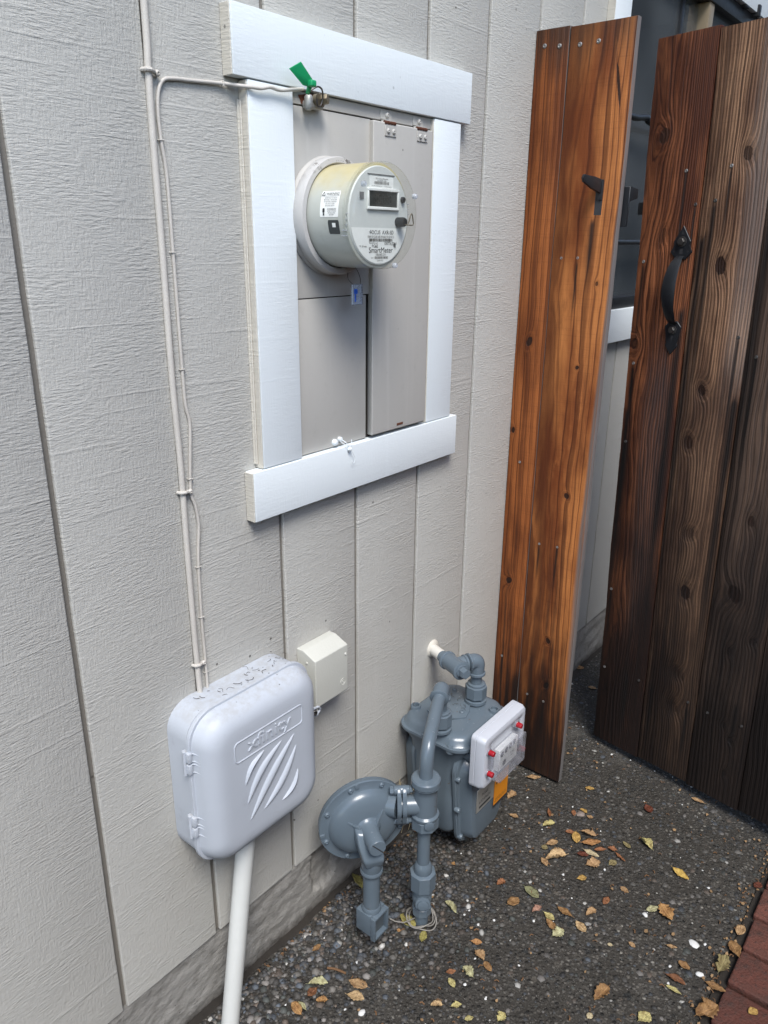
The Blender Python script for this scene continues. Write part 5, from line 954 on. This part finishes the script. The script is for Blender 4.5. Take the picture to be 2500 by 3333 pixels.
# ---------------------------------------------------------------- fallen leaves
LEAVES = [
 (1.382, -0.16, 0.036, 0.42, -0.88, 't', 0, 'tan leaf lying against the foot of the two-board wood panel'),
 (1.523, -0.067, 0.021, 0.5, -1.51, 't', 1, 'small tan leaf behind the clear gas index cover'),
 (1.44, -0.301, 0.022, 0.5, -1.03, 'g', 2, 'yellow-tan oval leaf a little out from the foot of the wood panel'),
 (1.278, -0.15, 0.031, 0.55, -0.18, 't', 3, 'curled tan leaf right beside the orange sticker on the gas meter'),
 (1.211, -0.194, 0.025, 0.5, -1.51, 't', 1, 'tan leaf with a white fleck in front of the gas meter'),
 (1.345, -0.327, 0.02, 0.6, -1.74, 'g', 3, 'small curled golden leaf with a dark notch, between wood panel and leaf cluster'),
 (1.336, -0.35, 0.015, 0.7, -1.51, 't', 2, 'short tan leaf just behind the main leaf cluster'),
 (1.464, -0.457, 0.032, 0.55, -2.37, 'd', 0, 'dark red-brown leaf alone on the concrete in front of the gate'),
 (1.58, -0.55, 0.034, 0.32, -1.56, 't', 1, 'long narrow tan leaf at the foot of the gate'),
 (1.243, -0.279, 0.031, 0.55, -0.63, 'y', 3, 'pale yellow torn leaf behind the leaf cluster toward the gas meter'),
 (1.28, -0.261, 0.034, 0.22, -2.54, 'r', 1, 'thin rust sliver of leaf pointing at the gas meter'),
 (1.323, -0.31, 0.019, 0.5, -2.6, 'r', 2, 'tiny rust leaf between the curled golden leaf and the gas meter'),
 (1.245, -0.354, 0.036, 0.5, -2.66, 'g', 2, 'golden oval leaf standing out in the middle of the leaf cluster'),
 (1.254, -0.334, 0.023, 0.45, -0.96, 'r', 0, 'short rust leaf beside the golden oval of the leaf cluster'),
 (1.277, -0.373, 0.035, 0.42, -1.37, 't', 3, 'curled tan leaf at the back of the leaf cluster'),
 (1.252, -0.392, 0.043, 0.45, -0.91, 'o2', 0, 'largest orange-tan leaf of the leaf cluster'),
 (1.189, -0.316, 0.031, 0.5, -0.55, 't', 1, 'tan leaf on the gas meter side of the leaf cluster'),
 (1.164, -0.308, 0.015, 0.9, -1.34, 'o', 2, 'round olive leaf on the gas meter side of the leaf cluster'),
 (1.177, -0.339, 0.027, 0.28, -0.8, 'r', 0, 'narrow reddish leaf under the round olive leaf'),
 (1.245, -0.419, 0.029, 0.35, -0.84, 'r', 1, 'rust leaf on the gate side of the largest orange-tan leaf'),
 (1.265, -0.442, 0.022, 0.55, -1.25, 'r', 3, 'curled rust leaf at the gate end of the leaf cluster'),
 (1.219, -0.407, 0.036, 0.35, -1.48, 'p', 0, 'pale leaf with dark spots in the leaf cluster'),
 (1.203, -0.392, 0.026, 0.5, -0.96, 'd', 2, 'dark brown leaf under the spotted pale leaf'),
 (1.152, -0.345, 0.053, 0.42, -0.6, 'p2', 3, 'big pale tan torn leaf at the near side of the leaf cluster'),
 (1.121, -0.33, 0.024, 0.55, -2.13, 't', 2, 'small brown leaf touching the big pale tan leaf'),
 (1.191, -0.425, 0.035, 0.6, -0.58, 't', 3, 'tan leaf with a bitten edge near the leaf cluster'),
 (1.223, -0.46, 0.022, 0.7, -0.34, 'o', 1, 'pale olive leaf with a dark vein near the leaf cluster'),
 (1.252, -0.467, 0.033, 0.2, -1.99, 'r', 0, 'rust stick-like leaf pointing away from the leaf cluster'),
 (1.337, -0.499, 0.038, 0.42, -2.0, 'y', 3, 'pale yellow ragged leaf halfway between leaf cluster and gate'),
 (1.302, -0.463, 0.025, 0.4, -2.01, 'o', 0, 'small dark olive leaf between the cluster and the pale yellow ragged leaf'),
 (1.294, -0.6, 0.04, 0.4, -1.81, 'g2', 0, 'bright golden leaf lying alone near the brick edging'),
 (1.132, -0.423, 0.022, 0.62, -0.72, 'g', 1, 'golden leaf below the leaf cluster on bare concrete'),
 (1.163, -0.515, 0.021, 0.55, -1.85, 't', 0, 'tan pointed leaf in the middle of the open concrete'),
 (1.106, -0.495, 0.022, 0.55, -0.03, 'r', 2, 'small orange-rust leaf in the middle of the open concrete'),
 (1.019, -0.351, 0.037, 0.5, -1.71, 'o3', 2, 'grey-green oval leaf in front of the gas meter'),
 (0.968, -0.332, 0.032, 0.6, -0.26, 't2', 2, 'plump tan oval leaf nearest the gas riser'),
 (0.998, -0.282, 0.023, 0.6, -0.38, 'r', 3, 'brown curled leaf between gas meter and gas riser'),
 (0.984, -0.384, 0.027, 0.45, -0.28, 'k', 3, 'pinkish scrap of leaf in the open concrete'),
 (0.984, -0.414, 0.027, 0.5, -1.78, 'y', 1, 'yellow leaf at the top of the small leaf pile'),
 (0.967, -0.427, 0.029, 0.45, -1.98, 't2', 0, 'brown leaf in the middle of the small leaf pile'),
 (0.956, -0.451, 0.028, 0.65, -0.42, 'n', 3, 'pale green leaf at the near end of the small leaf pile'),
 (1.016, -0.437, 0.036, 0.4, -1.7, 't2', 1, 'olive-brown leaf at the gate side of the small leaf pile'),
 (1.003, -0.481, 0.031, 0.5, -2.04, 'p2', 0, 'pale triangular leaf beside the small leaf pile'),
 (1.053, -0.482, 0.027, 0.5, -0.4, 't', 3, 'tan scrap of leaf behind the pale triangular leaf'),
 (1.151, -0.586, 0.03, 0.45, -0.62, 'n', 0, 'pale green leaf touching the big golden-brown leaf'),
 (1.16, -0.613, 0.042, 0.6, -2.26, 'g3', 3, 'big golden-brown crumpled leaf near the brick edging'),
 (1.051, -0.69, 0.024, 0.55, -1.76, 't2', 2, 'brown rolled leaf near the brick edging'),
 (1.008, -0.687, 0.038, 0.35, -1.5, 'r2', 1, 'brown broken leaf closest to the bottom brick corner'),
 (0.982, -0.693, 0.029, 0.3, -1.53, 'y', 0, 'pale split leaf under the brown broken leaf'),
 (0.882, -0.583, 0.042, 0.45, -0.25, 't2', 3, 'brown leaf with dark spots at the bottom of the picture'),
 (0.886, -0.669, 0.03, 0.7, -0.36, 'y', 1, 'pale yellow-green leaf cut by the bottom edge of the picture'),
 (0.712, -0.453, 0.02, 0.7, -0.13, 'y', 3, 'yellow leaf in the front centre of the concrete'),
 (0.823, -0.585, 0.014, 0.7, -0.2, 'p', 2, 'small pale leaf in front, between two brown leaves'),
 (1.001, -0.55, 0.011, 0.6, -1.18, 'p', 1, 'tiny pale scrap of leaf beside a thin pale stick'),
 (1.031, -0.586, 0.015, 0.55, -1.82, 't', 2, 'small tan leaf beside the tiny pale scrap'),
 (1.08, -0.654, 0.02, 0.4, -1.2, 't', 0, 'tan leaf under the reddish stain on the concrete'),
 (1.042, -0.756, 0.036, 0.42, -1.48, 't2', 0, 'ribbed tan leaf lying across the brick edge'),
 (0.978, -0.759, 0.053, 0.5, -0.49, 't2', 3, 'large curled brown leaf on the nearest brick'),
 (1.032, -0.83, 0.02, 0.65, -0.56, 'g', 2, 'small yellow leaf lying on top of a brick'),
 (1.159, -0.761, 0.041, 0.5, -2.5, 't2', 1, 'brown oval leaf on the corner of a brick'),
 (1.104, -0.751, 0.053, 0.4, -0.0, 'o', 3, 'torn olive leaf wedged in the joint along the bricks'),
 (1.218, -0.756, 0.032, 0.5, -0.09, 't', 2, 'small tan leaf in the joint along the bricks'),
 (1.374, -0.752, 0.024, 0.6, -0.34, 'd', 0, 'dark red leaf at the far end of the brick edge'),
 (0.779, -0.026, 0.043, 0.62, -1.98, 'o4', 2, 'olive oval leaf standing against the foundation behind the vent pipe'),
 (0.773, -0.178, 0.042, 0.5, -1.72, 'y2', 2, 'yellow-green oval leaf beside the coiled wire at the gas riser'),
 (0.763, -0.228, 0.032, 0.42, -2.73, 'y2', 1, 'slim yellow-green leaf pointing away from the coiled wire'),
 (0.865, -0.23, 0.038, 0.35, -1.88, 'n', 3, 'pale ragged leaf to the meter side of the gas riser'),
 (0.596, -0.069, 0.021, 0.45, -0.14, 't2', 0, 'brown leaf out from the foundation below the vent box'),
 (0.538, -0.129, 0.037, 0.35, -0.84, 'n', 3, 'pale green curled leaf in front near the foundation'),
 (0.517, -0.133, 0.024, 0.6, -0.04, 'r2', 1, 'brown leaf tucked under the pale green curled leaf'),
 (0.516, -0.16, 0.021, 0.55, -0.91, 'g3', 3, 'orange-brown curled leaf in front near the foundation'),
 (0.588, -0.192, 0.039, 0.5, -1.29, 't', 0, 'upper one of two tan leaves lying together in front'),
 (0.564, -0.206, 0.034, 0.55, -1.17, 'p2', 1, 'lower one of two tan leaves lying together in front'),
 (0.473, -0.133, 0.03, 0.5, -1.8, 'g3', 2, 'orange-brown leaf beside green strips in the front corner'),
 (0.483, -0.138, 0.025, 0.25, -1.73, 'n', 3, 'yellow-green strip of leaf in the front corner'),
 (0.824, -0.324, 0.023, 0.5, -1.0, 'o2', 1, 'orange-tan leaf in front of the gas meter, alone'),
 (0.802, -0.347, 0.026, 0.6, -1.93, 't', 3, 'tan cupped leaf with a stem in the open concrete'),
 (0.789, -0.374, 0.023, 0.5, -1.88, 't2', 2, 'brown striped leaf beside the tan cupped leaf'),
 (0.753, -0.349, 0.028, 0.55, -1.81, 'n', 3, 'pale green ragged leaf with lobes in the open concrete'),
 (0.711, -0.337, 0.022, 0.5, -2.08, 'y', 2, 'pale yellow oval leaf with a stem in the open concrete'),
 (0.731, -0.322, 0.019, 0.5, -0.7, 'r', 0, 'rust leaf beside the pale green ragged leaf'),
 (0.652, -0.341, 0.022, 0.55, -0.84, 'p2', 3, 'pale folded leaf in front centre, left one of a pair'),
 (0.676, -0.372, 0.021, 0.45, -0.66, 'y', 3, 'pale folded leaf in front centre, right one of a pair'),
 (0.67, -0.406, 0.017, 0.55, -0.62, 'y', 0, 'cream-yellow leaf in the front centre of the concrete near the picture edge'),
 (0.742, -0.177, 0.008, 0.9, -1.23, 'g3', 2, 'tiny orange leaf bit next to the coiled wire'),
 (0.977, -0.163, 0.011, 0.8, -1.01, 'g3', 2, 'tiny orange leaf bit between gas riser and gas meter'),
 (2.011, -0.002, 0.026, 0.6, -0.88, 't2', 2, 'tan leaf against the foundation seen through the gate gap'),
 (1.999, 0.019, 0.019, 0.5, -0.38, 'g3', 0, 'orange-tan leaf half hidden behind the wood panel in the gate gap'),
 (1.918, -0.092, 0.028, 0.4, -1.09, 't', 1, 'tan leaf on the concrete in the gate gap'),
]

LC = {'t': (0.38, 0.245, 0.125), 'g': (0.44, 0.28, 0.085), 'g2': (0.55, 0.38, 0.10), 'g3': (0.38, 0.215, 0.085), 'r': (0.27, 0.12, 0.055), 'r2': (0.19, 0.085, 0.040), 'd': (0.13, 0.040, 0.022), 'y': (0.47, 0.42, 0.18), 'y2': (0.31, 0.28, 0.09), 'o': (0.25, 0.21, 0.10), 'o2': (0.40, 0.21, 0.085), 'o3': (0.22, 0.225, 0.12), 'o4': (0.15, 0.14, 0.045), 'p': (0.50, 0.43, 0.27), 'p2': (0.48, 0.34, 0.18), 't2': (0.27, 0.155, 0.065), 'k': (0.38, 0.22, 0.16), 'n': (0.42, 0.41, 0.235)}
def leaf_mat(name, c):
    m = M('leaf '+name); x, y, z = m.sep(m.P); r = m.rnd()
    vein = m.step(m.math('ABSOLUTE', y), 0.03, 0.012)
    side = m.math('ABSOLUTE', m.math('SINE', (x*1.0+m.math('ABSOLUTE', y)*-1.1)*38.0)); sv = m.step(side, 0.22, 0.05)
    n = m.noise(m.comb(x*4.0+r*40.0, y*4.0, r*9.0), 1, 4, 0.65)
    cc = m.mix(m.step(n, 0.35, 0.72), c, (c[0]*0.45, c[1]*0.38, c[2]*0.34))
    cc = m.mix(m.step(m.noise(m.comb(x*9.0+r*70.0, y*9.0, 1.0), 1, 3), 0.60, 0.68)*0.75, cc, (c[0]*0.18, c[1]*0.13, c[2]*0.12))
    cc = m.mix(vein*0.55, cc, (min(1, c[0]*1.35), min(1, c[1]*1.35), min(1, c[2]*1.3))); cc = m.mix(sv*0.22, cc, (c[0]*0.6, c[1]*0.55, c[2]*0.5))
    return m.bsdf(cc, 0.55, normal=m.bump(n+sv*-0.4, 0.4, 0.02), spec=0.35)
LM = {k: leaf_mat(k, tuple(v*1.05 for v in c)) for k, c in LC.items()}
def leaf_mesh(kind, var):
    rn = random.Random(kind*31+var*7+5); n, w = 18, 6; bm = bmesh.new(); V = []
    curl = (0.10, 0.22, 0.14, 0.42)[kind]*rn.uniform(0.7, 1.3); bend = rn.uniform(-0.14, 0.22); tw = rn.uniform(-0.5, 0.5)
    ph = [rn.uniform(0, 6.28) for _ in range(4)]
    for i in range(n+1):
        t = i/n; x = t-0.5
        prof = (math.sin(math.pi*t**0.85)**0.85, math.sin(math.pi*t**1.15)**0.9, math.sin(math.pi*t)**0.62, math.sin(math.pi*t**0.9)**0.8)[kind]
        row = []
        for j in range(-w//2, w//2+1):
            s = j/(w/2); hw = 0.5*prof+0.004
            edge = 1.0
            if abs(j) == w//2 and kind in (0, 1, 3): edge = 1 + (0.10 if kind != 3 else 0.20)*math.sin(t*34+ph[0 if j > 0 else 1]) - (0.35 if kind == 3 and math.sin(t*9+ph[2]) > 0.75 and j > 0 else 0)
            y = hw*s*edge
            z = curl*(s*s)*prof*0.55 + bend*(x*x)*1.6 + tw*x*s*0.10 + 0.03*math.sin(t*13+ph[3]+s*2)*prof
            if kind == 3: z += 0.10*math.sin(t*6+ph[2])*s*prof
            row.append(bm.verts.new((x, y, z)))
        V.append(row)
    for i in range(n):
        for j in range(w): bm.faces.new((V[i][j], V[i][j+1], V[i+1][j+1], V[i+1][j]))
    mz = min(v.co.z for v in bm.verts)
    for v in bm.verts: v.co.z -= mz
    top = list(bm.faces)
    r = bmesh.ops.extrude_face_region(bm, geom=top)
    for v in [g for g in r['geom'] if isinstance(g, bmesh.types.BMVert)]: v.co.z += 0.022
    # stalk
    st = []
    for k in range(5): st.append(Vector((-0.49-0.035*k, 0.012*k*math.sin(ph[0]), V[0][w//2].co.z+0.012+0.006*k)))
    tb = tube(st, 0.012, 5); me0 = bpy.data.meshes.new('t'); tb.to_mesh(me0); tb.free(); bm.from_mesh(me0); bpy.data.meshes.remove(me0)
    bmesh.ops.recalc_face_normals(bm, faces=bm.faces)
    me = bpy.data.meshes.new('leaf'); bm.to_mesh(me); bm.free(); me.materials.append(LM['t'])
    for p in me.polygons: p.use_smooth = True
    return me
LMS = [[leaf_mesh(k, v) for v in range(5)] for k in range(4)]
rl = random.Random(21)
for i, (x, y, L, wr, ang, c, kind, lab) in enumerate(LEAVES):
    o = bpy.data.objects.new('fallen_leaf', LMS[kind][i % 5]); col.objects.link(o)
    on_brick = y < -0.772
    o.location = (x, y, GZ+(0.0065 if on_brick else 0.0035)); o.rotation_euler = (rl.uniform(-.12, .12), rl.uniform(-.10, .10), ang + (math.pi if rl.random() < 0.4 else 0))
    s = L*1.08; o.scale = (s, s*wr*1.15, s*rl.uniform(0.7, 1.0))
    o.material_slots[0].link = 'OBJECT'; o.material_slots[0].material = LM[c]
    tag(o, lab, 'leaf', 'fallen leaves on the concrete and bricks')
    if 'standing against the foundation' in lab: o.rotation_euler[0] += 0.5; o.location.z += 0.012

# ---------------------------------------------------------------- stones, chips, debris
def chip(name, x, y, r, h, mat, lab, cat, seed):
    bm = bmesh.new(); bmesh.ops.create_icosphere(bm, subdivisions=2, radius=1.0)
    for v in bm.verts:
        d = 1+0.38*mnoise.noise(v.co*1.6+Vector((seed*9.1, 0, 0))); v.co = Vector((v.co.x*r*d, v.co.y*r*0.7*d, v.co.z*h*d))
    o = obj(name, bm, mat, smooth=60); o.location = (x, y, GZ+h*0.35); o.rotation_euler[2] = seed; return tag(o, lab, cat) if lab else o
m_white = plain('white fleck', (0.60, 0.60, 0.58), 0.8, bumpsc=300, var=0.15)
chip('paint_chip', 1.121, -0.688, 0.0125, 0.003, m_white, 'largest white fleck on the concrete, near the brick edging', 'fleck', 1)
chip('paint_chip', 1.054, -0.721, 0.009, 0.0028, m_white, 'white fleck beside the brown rolled leaf near the bricks', 'fleck', 2)
chip('paint_chip', 0.548, -0.236, 0.0085, 0.003, m_white, 'white fleck in front below the two tan leaves', 'fleck', 3)
chip('paint_chip', 1.128, -0.578, 0.007, 0.0028, m_white, 'white fleck under the big golden-brown crumpled leaf', 'fleck', 4)
m_pink = plain('pinkish stone', (0.20, 0.16, 0.135), 0.6, bumpsc=200, var=0.15)
chip('pebble', 1.335, -0.325, 0.013, 0.004, m_pink, 'round pinkish-grey stone set flush in the concrete behind the leaf cluster', 'stone', 6)
def scatter(name, n, reg, mat, lab, cat, fn, seed):
    rn = random.Random(seed); bms = [fn(rn, *reg(rn)) for _ in range(n)]
    return tag(obj(name, bms, mat, smooth=60), lab, cat, kind='stuff')
def fleck(rn, x, o):
    bm = bmesh.new(); bmesh.ops.create_icosphere(bm, subdivisions=1, radius=1.0); r = rn.uniform(0.0012, 0.0042)
    for v in bm.verts: v.co = P(x+v.co.x*r*rn.uniform(0.6, 1.3), o+v.co.y*r*rn.uniform(0.5, 1.2), GZ+0.0015+v.co.z*r*0.4)
    return bm
scatter('white_flecks', 70, lambda r: (r.uniform(0.45, 1.7), r.uniform(0.03, 0.74)), m_white, 'tiny white paint flecks scattered over the concrete', 'flecks', fleck, 31)
m_twig = plain('brown crumbs', (0.14, 0.075, 0.035), 0.9, var=0.5)
def crumb(rn, x, o):
    a = rn.uniform(0, 3.14); L = rn.uniform(0.003, 0.011); return tube([P(x, o, GZ+0.003), P(x+L*0.5*math.cos(a), o+L*0.5*math.sin(a), GZ+0.0055), P(x+L*math.cos(a+0.3), o+L*math.sin(a+0.3), GZ+0.0035)], rn.uniform(0.0006, 0.0016), 5)
def reg_debris(r):
    k = r.random()
    if k < 0.35: return (r.uniform(0.6, 1.9), 0.745+r.gauss(0, 0.012))
    if k < 0.5: return (r.uniform(0.4, 1.6), 0.01+abs(r.gauss(0, 0.012)))
    return (r.uniform(0.45, 1.7), r.uniform(0.03, 0.74))
def flake(rn, x, o):
    n = 5; bm = bmesh.new(); r = rn.uniform(0.0025, 0.0065); a0 = rn.uniform(0, 6.28); z = GZ+0.004
    vs_ = [bm.verts.new(P(x+r*rn.uniform(0.5, 1.1)*math.cos(a0+k*1.257), o+r*rn.uniform(0.35, 0.8)*math.sin(a0+k*1.257), z+rn.uniform(0, 0.003))) for k in range(n)]
    f = bm.faces.new(vs_); r_ = bmesh.ops.extrude_face_region(bm, geom=[f])
    for v in [g for g in r_['geom'] if isinstance(g, bmesh.types.BMVert)]: v.co.z -= 0.0008
    return bm
scatter('leaf_fragments', 170, lambda r: reg_debris(r), plain('broken leaf', (0.27, 0.17, 0.085), 0.8, var=0.6), 'small tan fragments of broken leaves on the ground', 'debris', flake, 43)
scatter('leaf_crumbs', 420, reg_debris, m_twig, 'brown crumbs of broken leaves and twigs on the ground', 'debris', crumb, 37)
m_straw = plain('dry straw', (0.42, 0.34, 0.20), 0.8, var=0.3)
rn = random.Random(41); st_ = []
for k in range(11):
    a = P(0.845+rn.gauss(0, 0.012), 0.10+rn.gauss(0, 0.012), GZ+0.18+rn.uniform(-0.03, 0.03)); d = Vector((rn.uniform(0.02, 0.06), rn.uniform(-0.01, 0.03), rn.uniform(0.03, 0.09)))
    st_.append(tube(catmull([a, a+d*0.5+Vector((rn.gauss(0, .004), rn.gauss(0, .004), 0)), a+d], 4), 0.0007, 5))
tag(obj('dry_straw', st_, m_straw, smooth=60), 'dry straw caught between the regulator and the gas meter', 'straw', kind='stuff')
tg = thing('twig', P(0.545, 0.185, GZ), 'short brown twig on the concrete below the vent box', 'twig')
obj('stem', tube(catmull([P(0.575, 0.120, GZ+0.005), P(0.583, 0.137, GZ+0.007), P(0.590, 0.158, GZ+0.005)], 5), 0.0024, 7), m_twig, tg)
# specks and webs of debris on the cable box and meter tops
def speck_top(rn, x, o, z):
    a = rn.uniform(0, 6.28); L = rn.uniform(0.003, 0.016); return tube(catmull([P(x, o, z), P(x+L*0.5*math.cos(a), o+L*0.5*math.sin(a), z+0.0012), P(x+L*math.cos(a+0.7), o+L*math.sin(a+0.7), z+0.0006)], 2), rn.uniform(0.00018, 0.00045), 4)
rn = random.Random(51); sp_ = [speck_top(rn, rn.uniform(0.375, 0.575), rn.uniform(0.002, 0.046), 0.5368) for _ in range(26)] + [speck_top(rn, rn.uniform(0.97, 1.11), rn.uniform(0.05, 0.13), 0.2092) for _ in range(26)]
tag(obj('dry_specks', sp_, plain('dark specks', (0.045, 0.032, 0.022), 0.9), smooth=None), 'dry brown specks and web scraps lying on box and meter tops', 'debris', kind='stuff')

# ---------------------------------------------------------------- unseen board fence, added to block low sky and darken the lower scene
bf = thing('added_blocker_fence', P(0.5, 2.3, GZ-0.03), 'unseen brown board fence added across the side yard to block low sky light', 'fence')
pm = bpy.data.meshes.new('board'); bm = plank(0, 0.143, 0, 1.85, seed=77); bm.to_mesh(pm); bm.free(); pm.materials.append(g4)
for i in range(62):
    o = bpy.data.objects.new('board', pm); col.objects.link(o); o.parent = bf; o.location = (-4.4+i*0.146, 0, 0)
for z in (0.3, 1.5): obj('rail', lbox(-4.4, 4.65, -0.040, -0.001, z, z+0.088, 0.002), m_rail, bf, local=True)

# ---------------------------------------------------------------- unseen house block, added to block sky and darken the window reflection
nh = thing('added_blocker_house', P(6.0, 4.2, GZ-0.03), 'unseen grey house block added to block sky and darken the window reflection', 'house')
m_nh = plain('blocker siding', (0.15, 0.145, 0.14), 0.8, bumpsc=12)
obj('wall', box(1.9, 34.0, 4.2, 9.5, GZ-0.03, 5.6), m_nh, nh, smooth=None)
obj('roof', rings([[P(1.5, 3.8, 5.6), P(34.5, 3.8, 5.6), P(34.5, 10.0, 5.6), P(1.5, 10.0, 5.6)], [P(1.8, 6.6, 7.2), P(34.3, 6.6, 7.2), P(34.3, 7.1, 7.2), P(1.8, 7.1, 7.2)]]), plain('blocker roofing', (0.05, 0.047, 0.045), 0.9, bumpsc=20), nh, smooth=None)
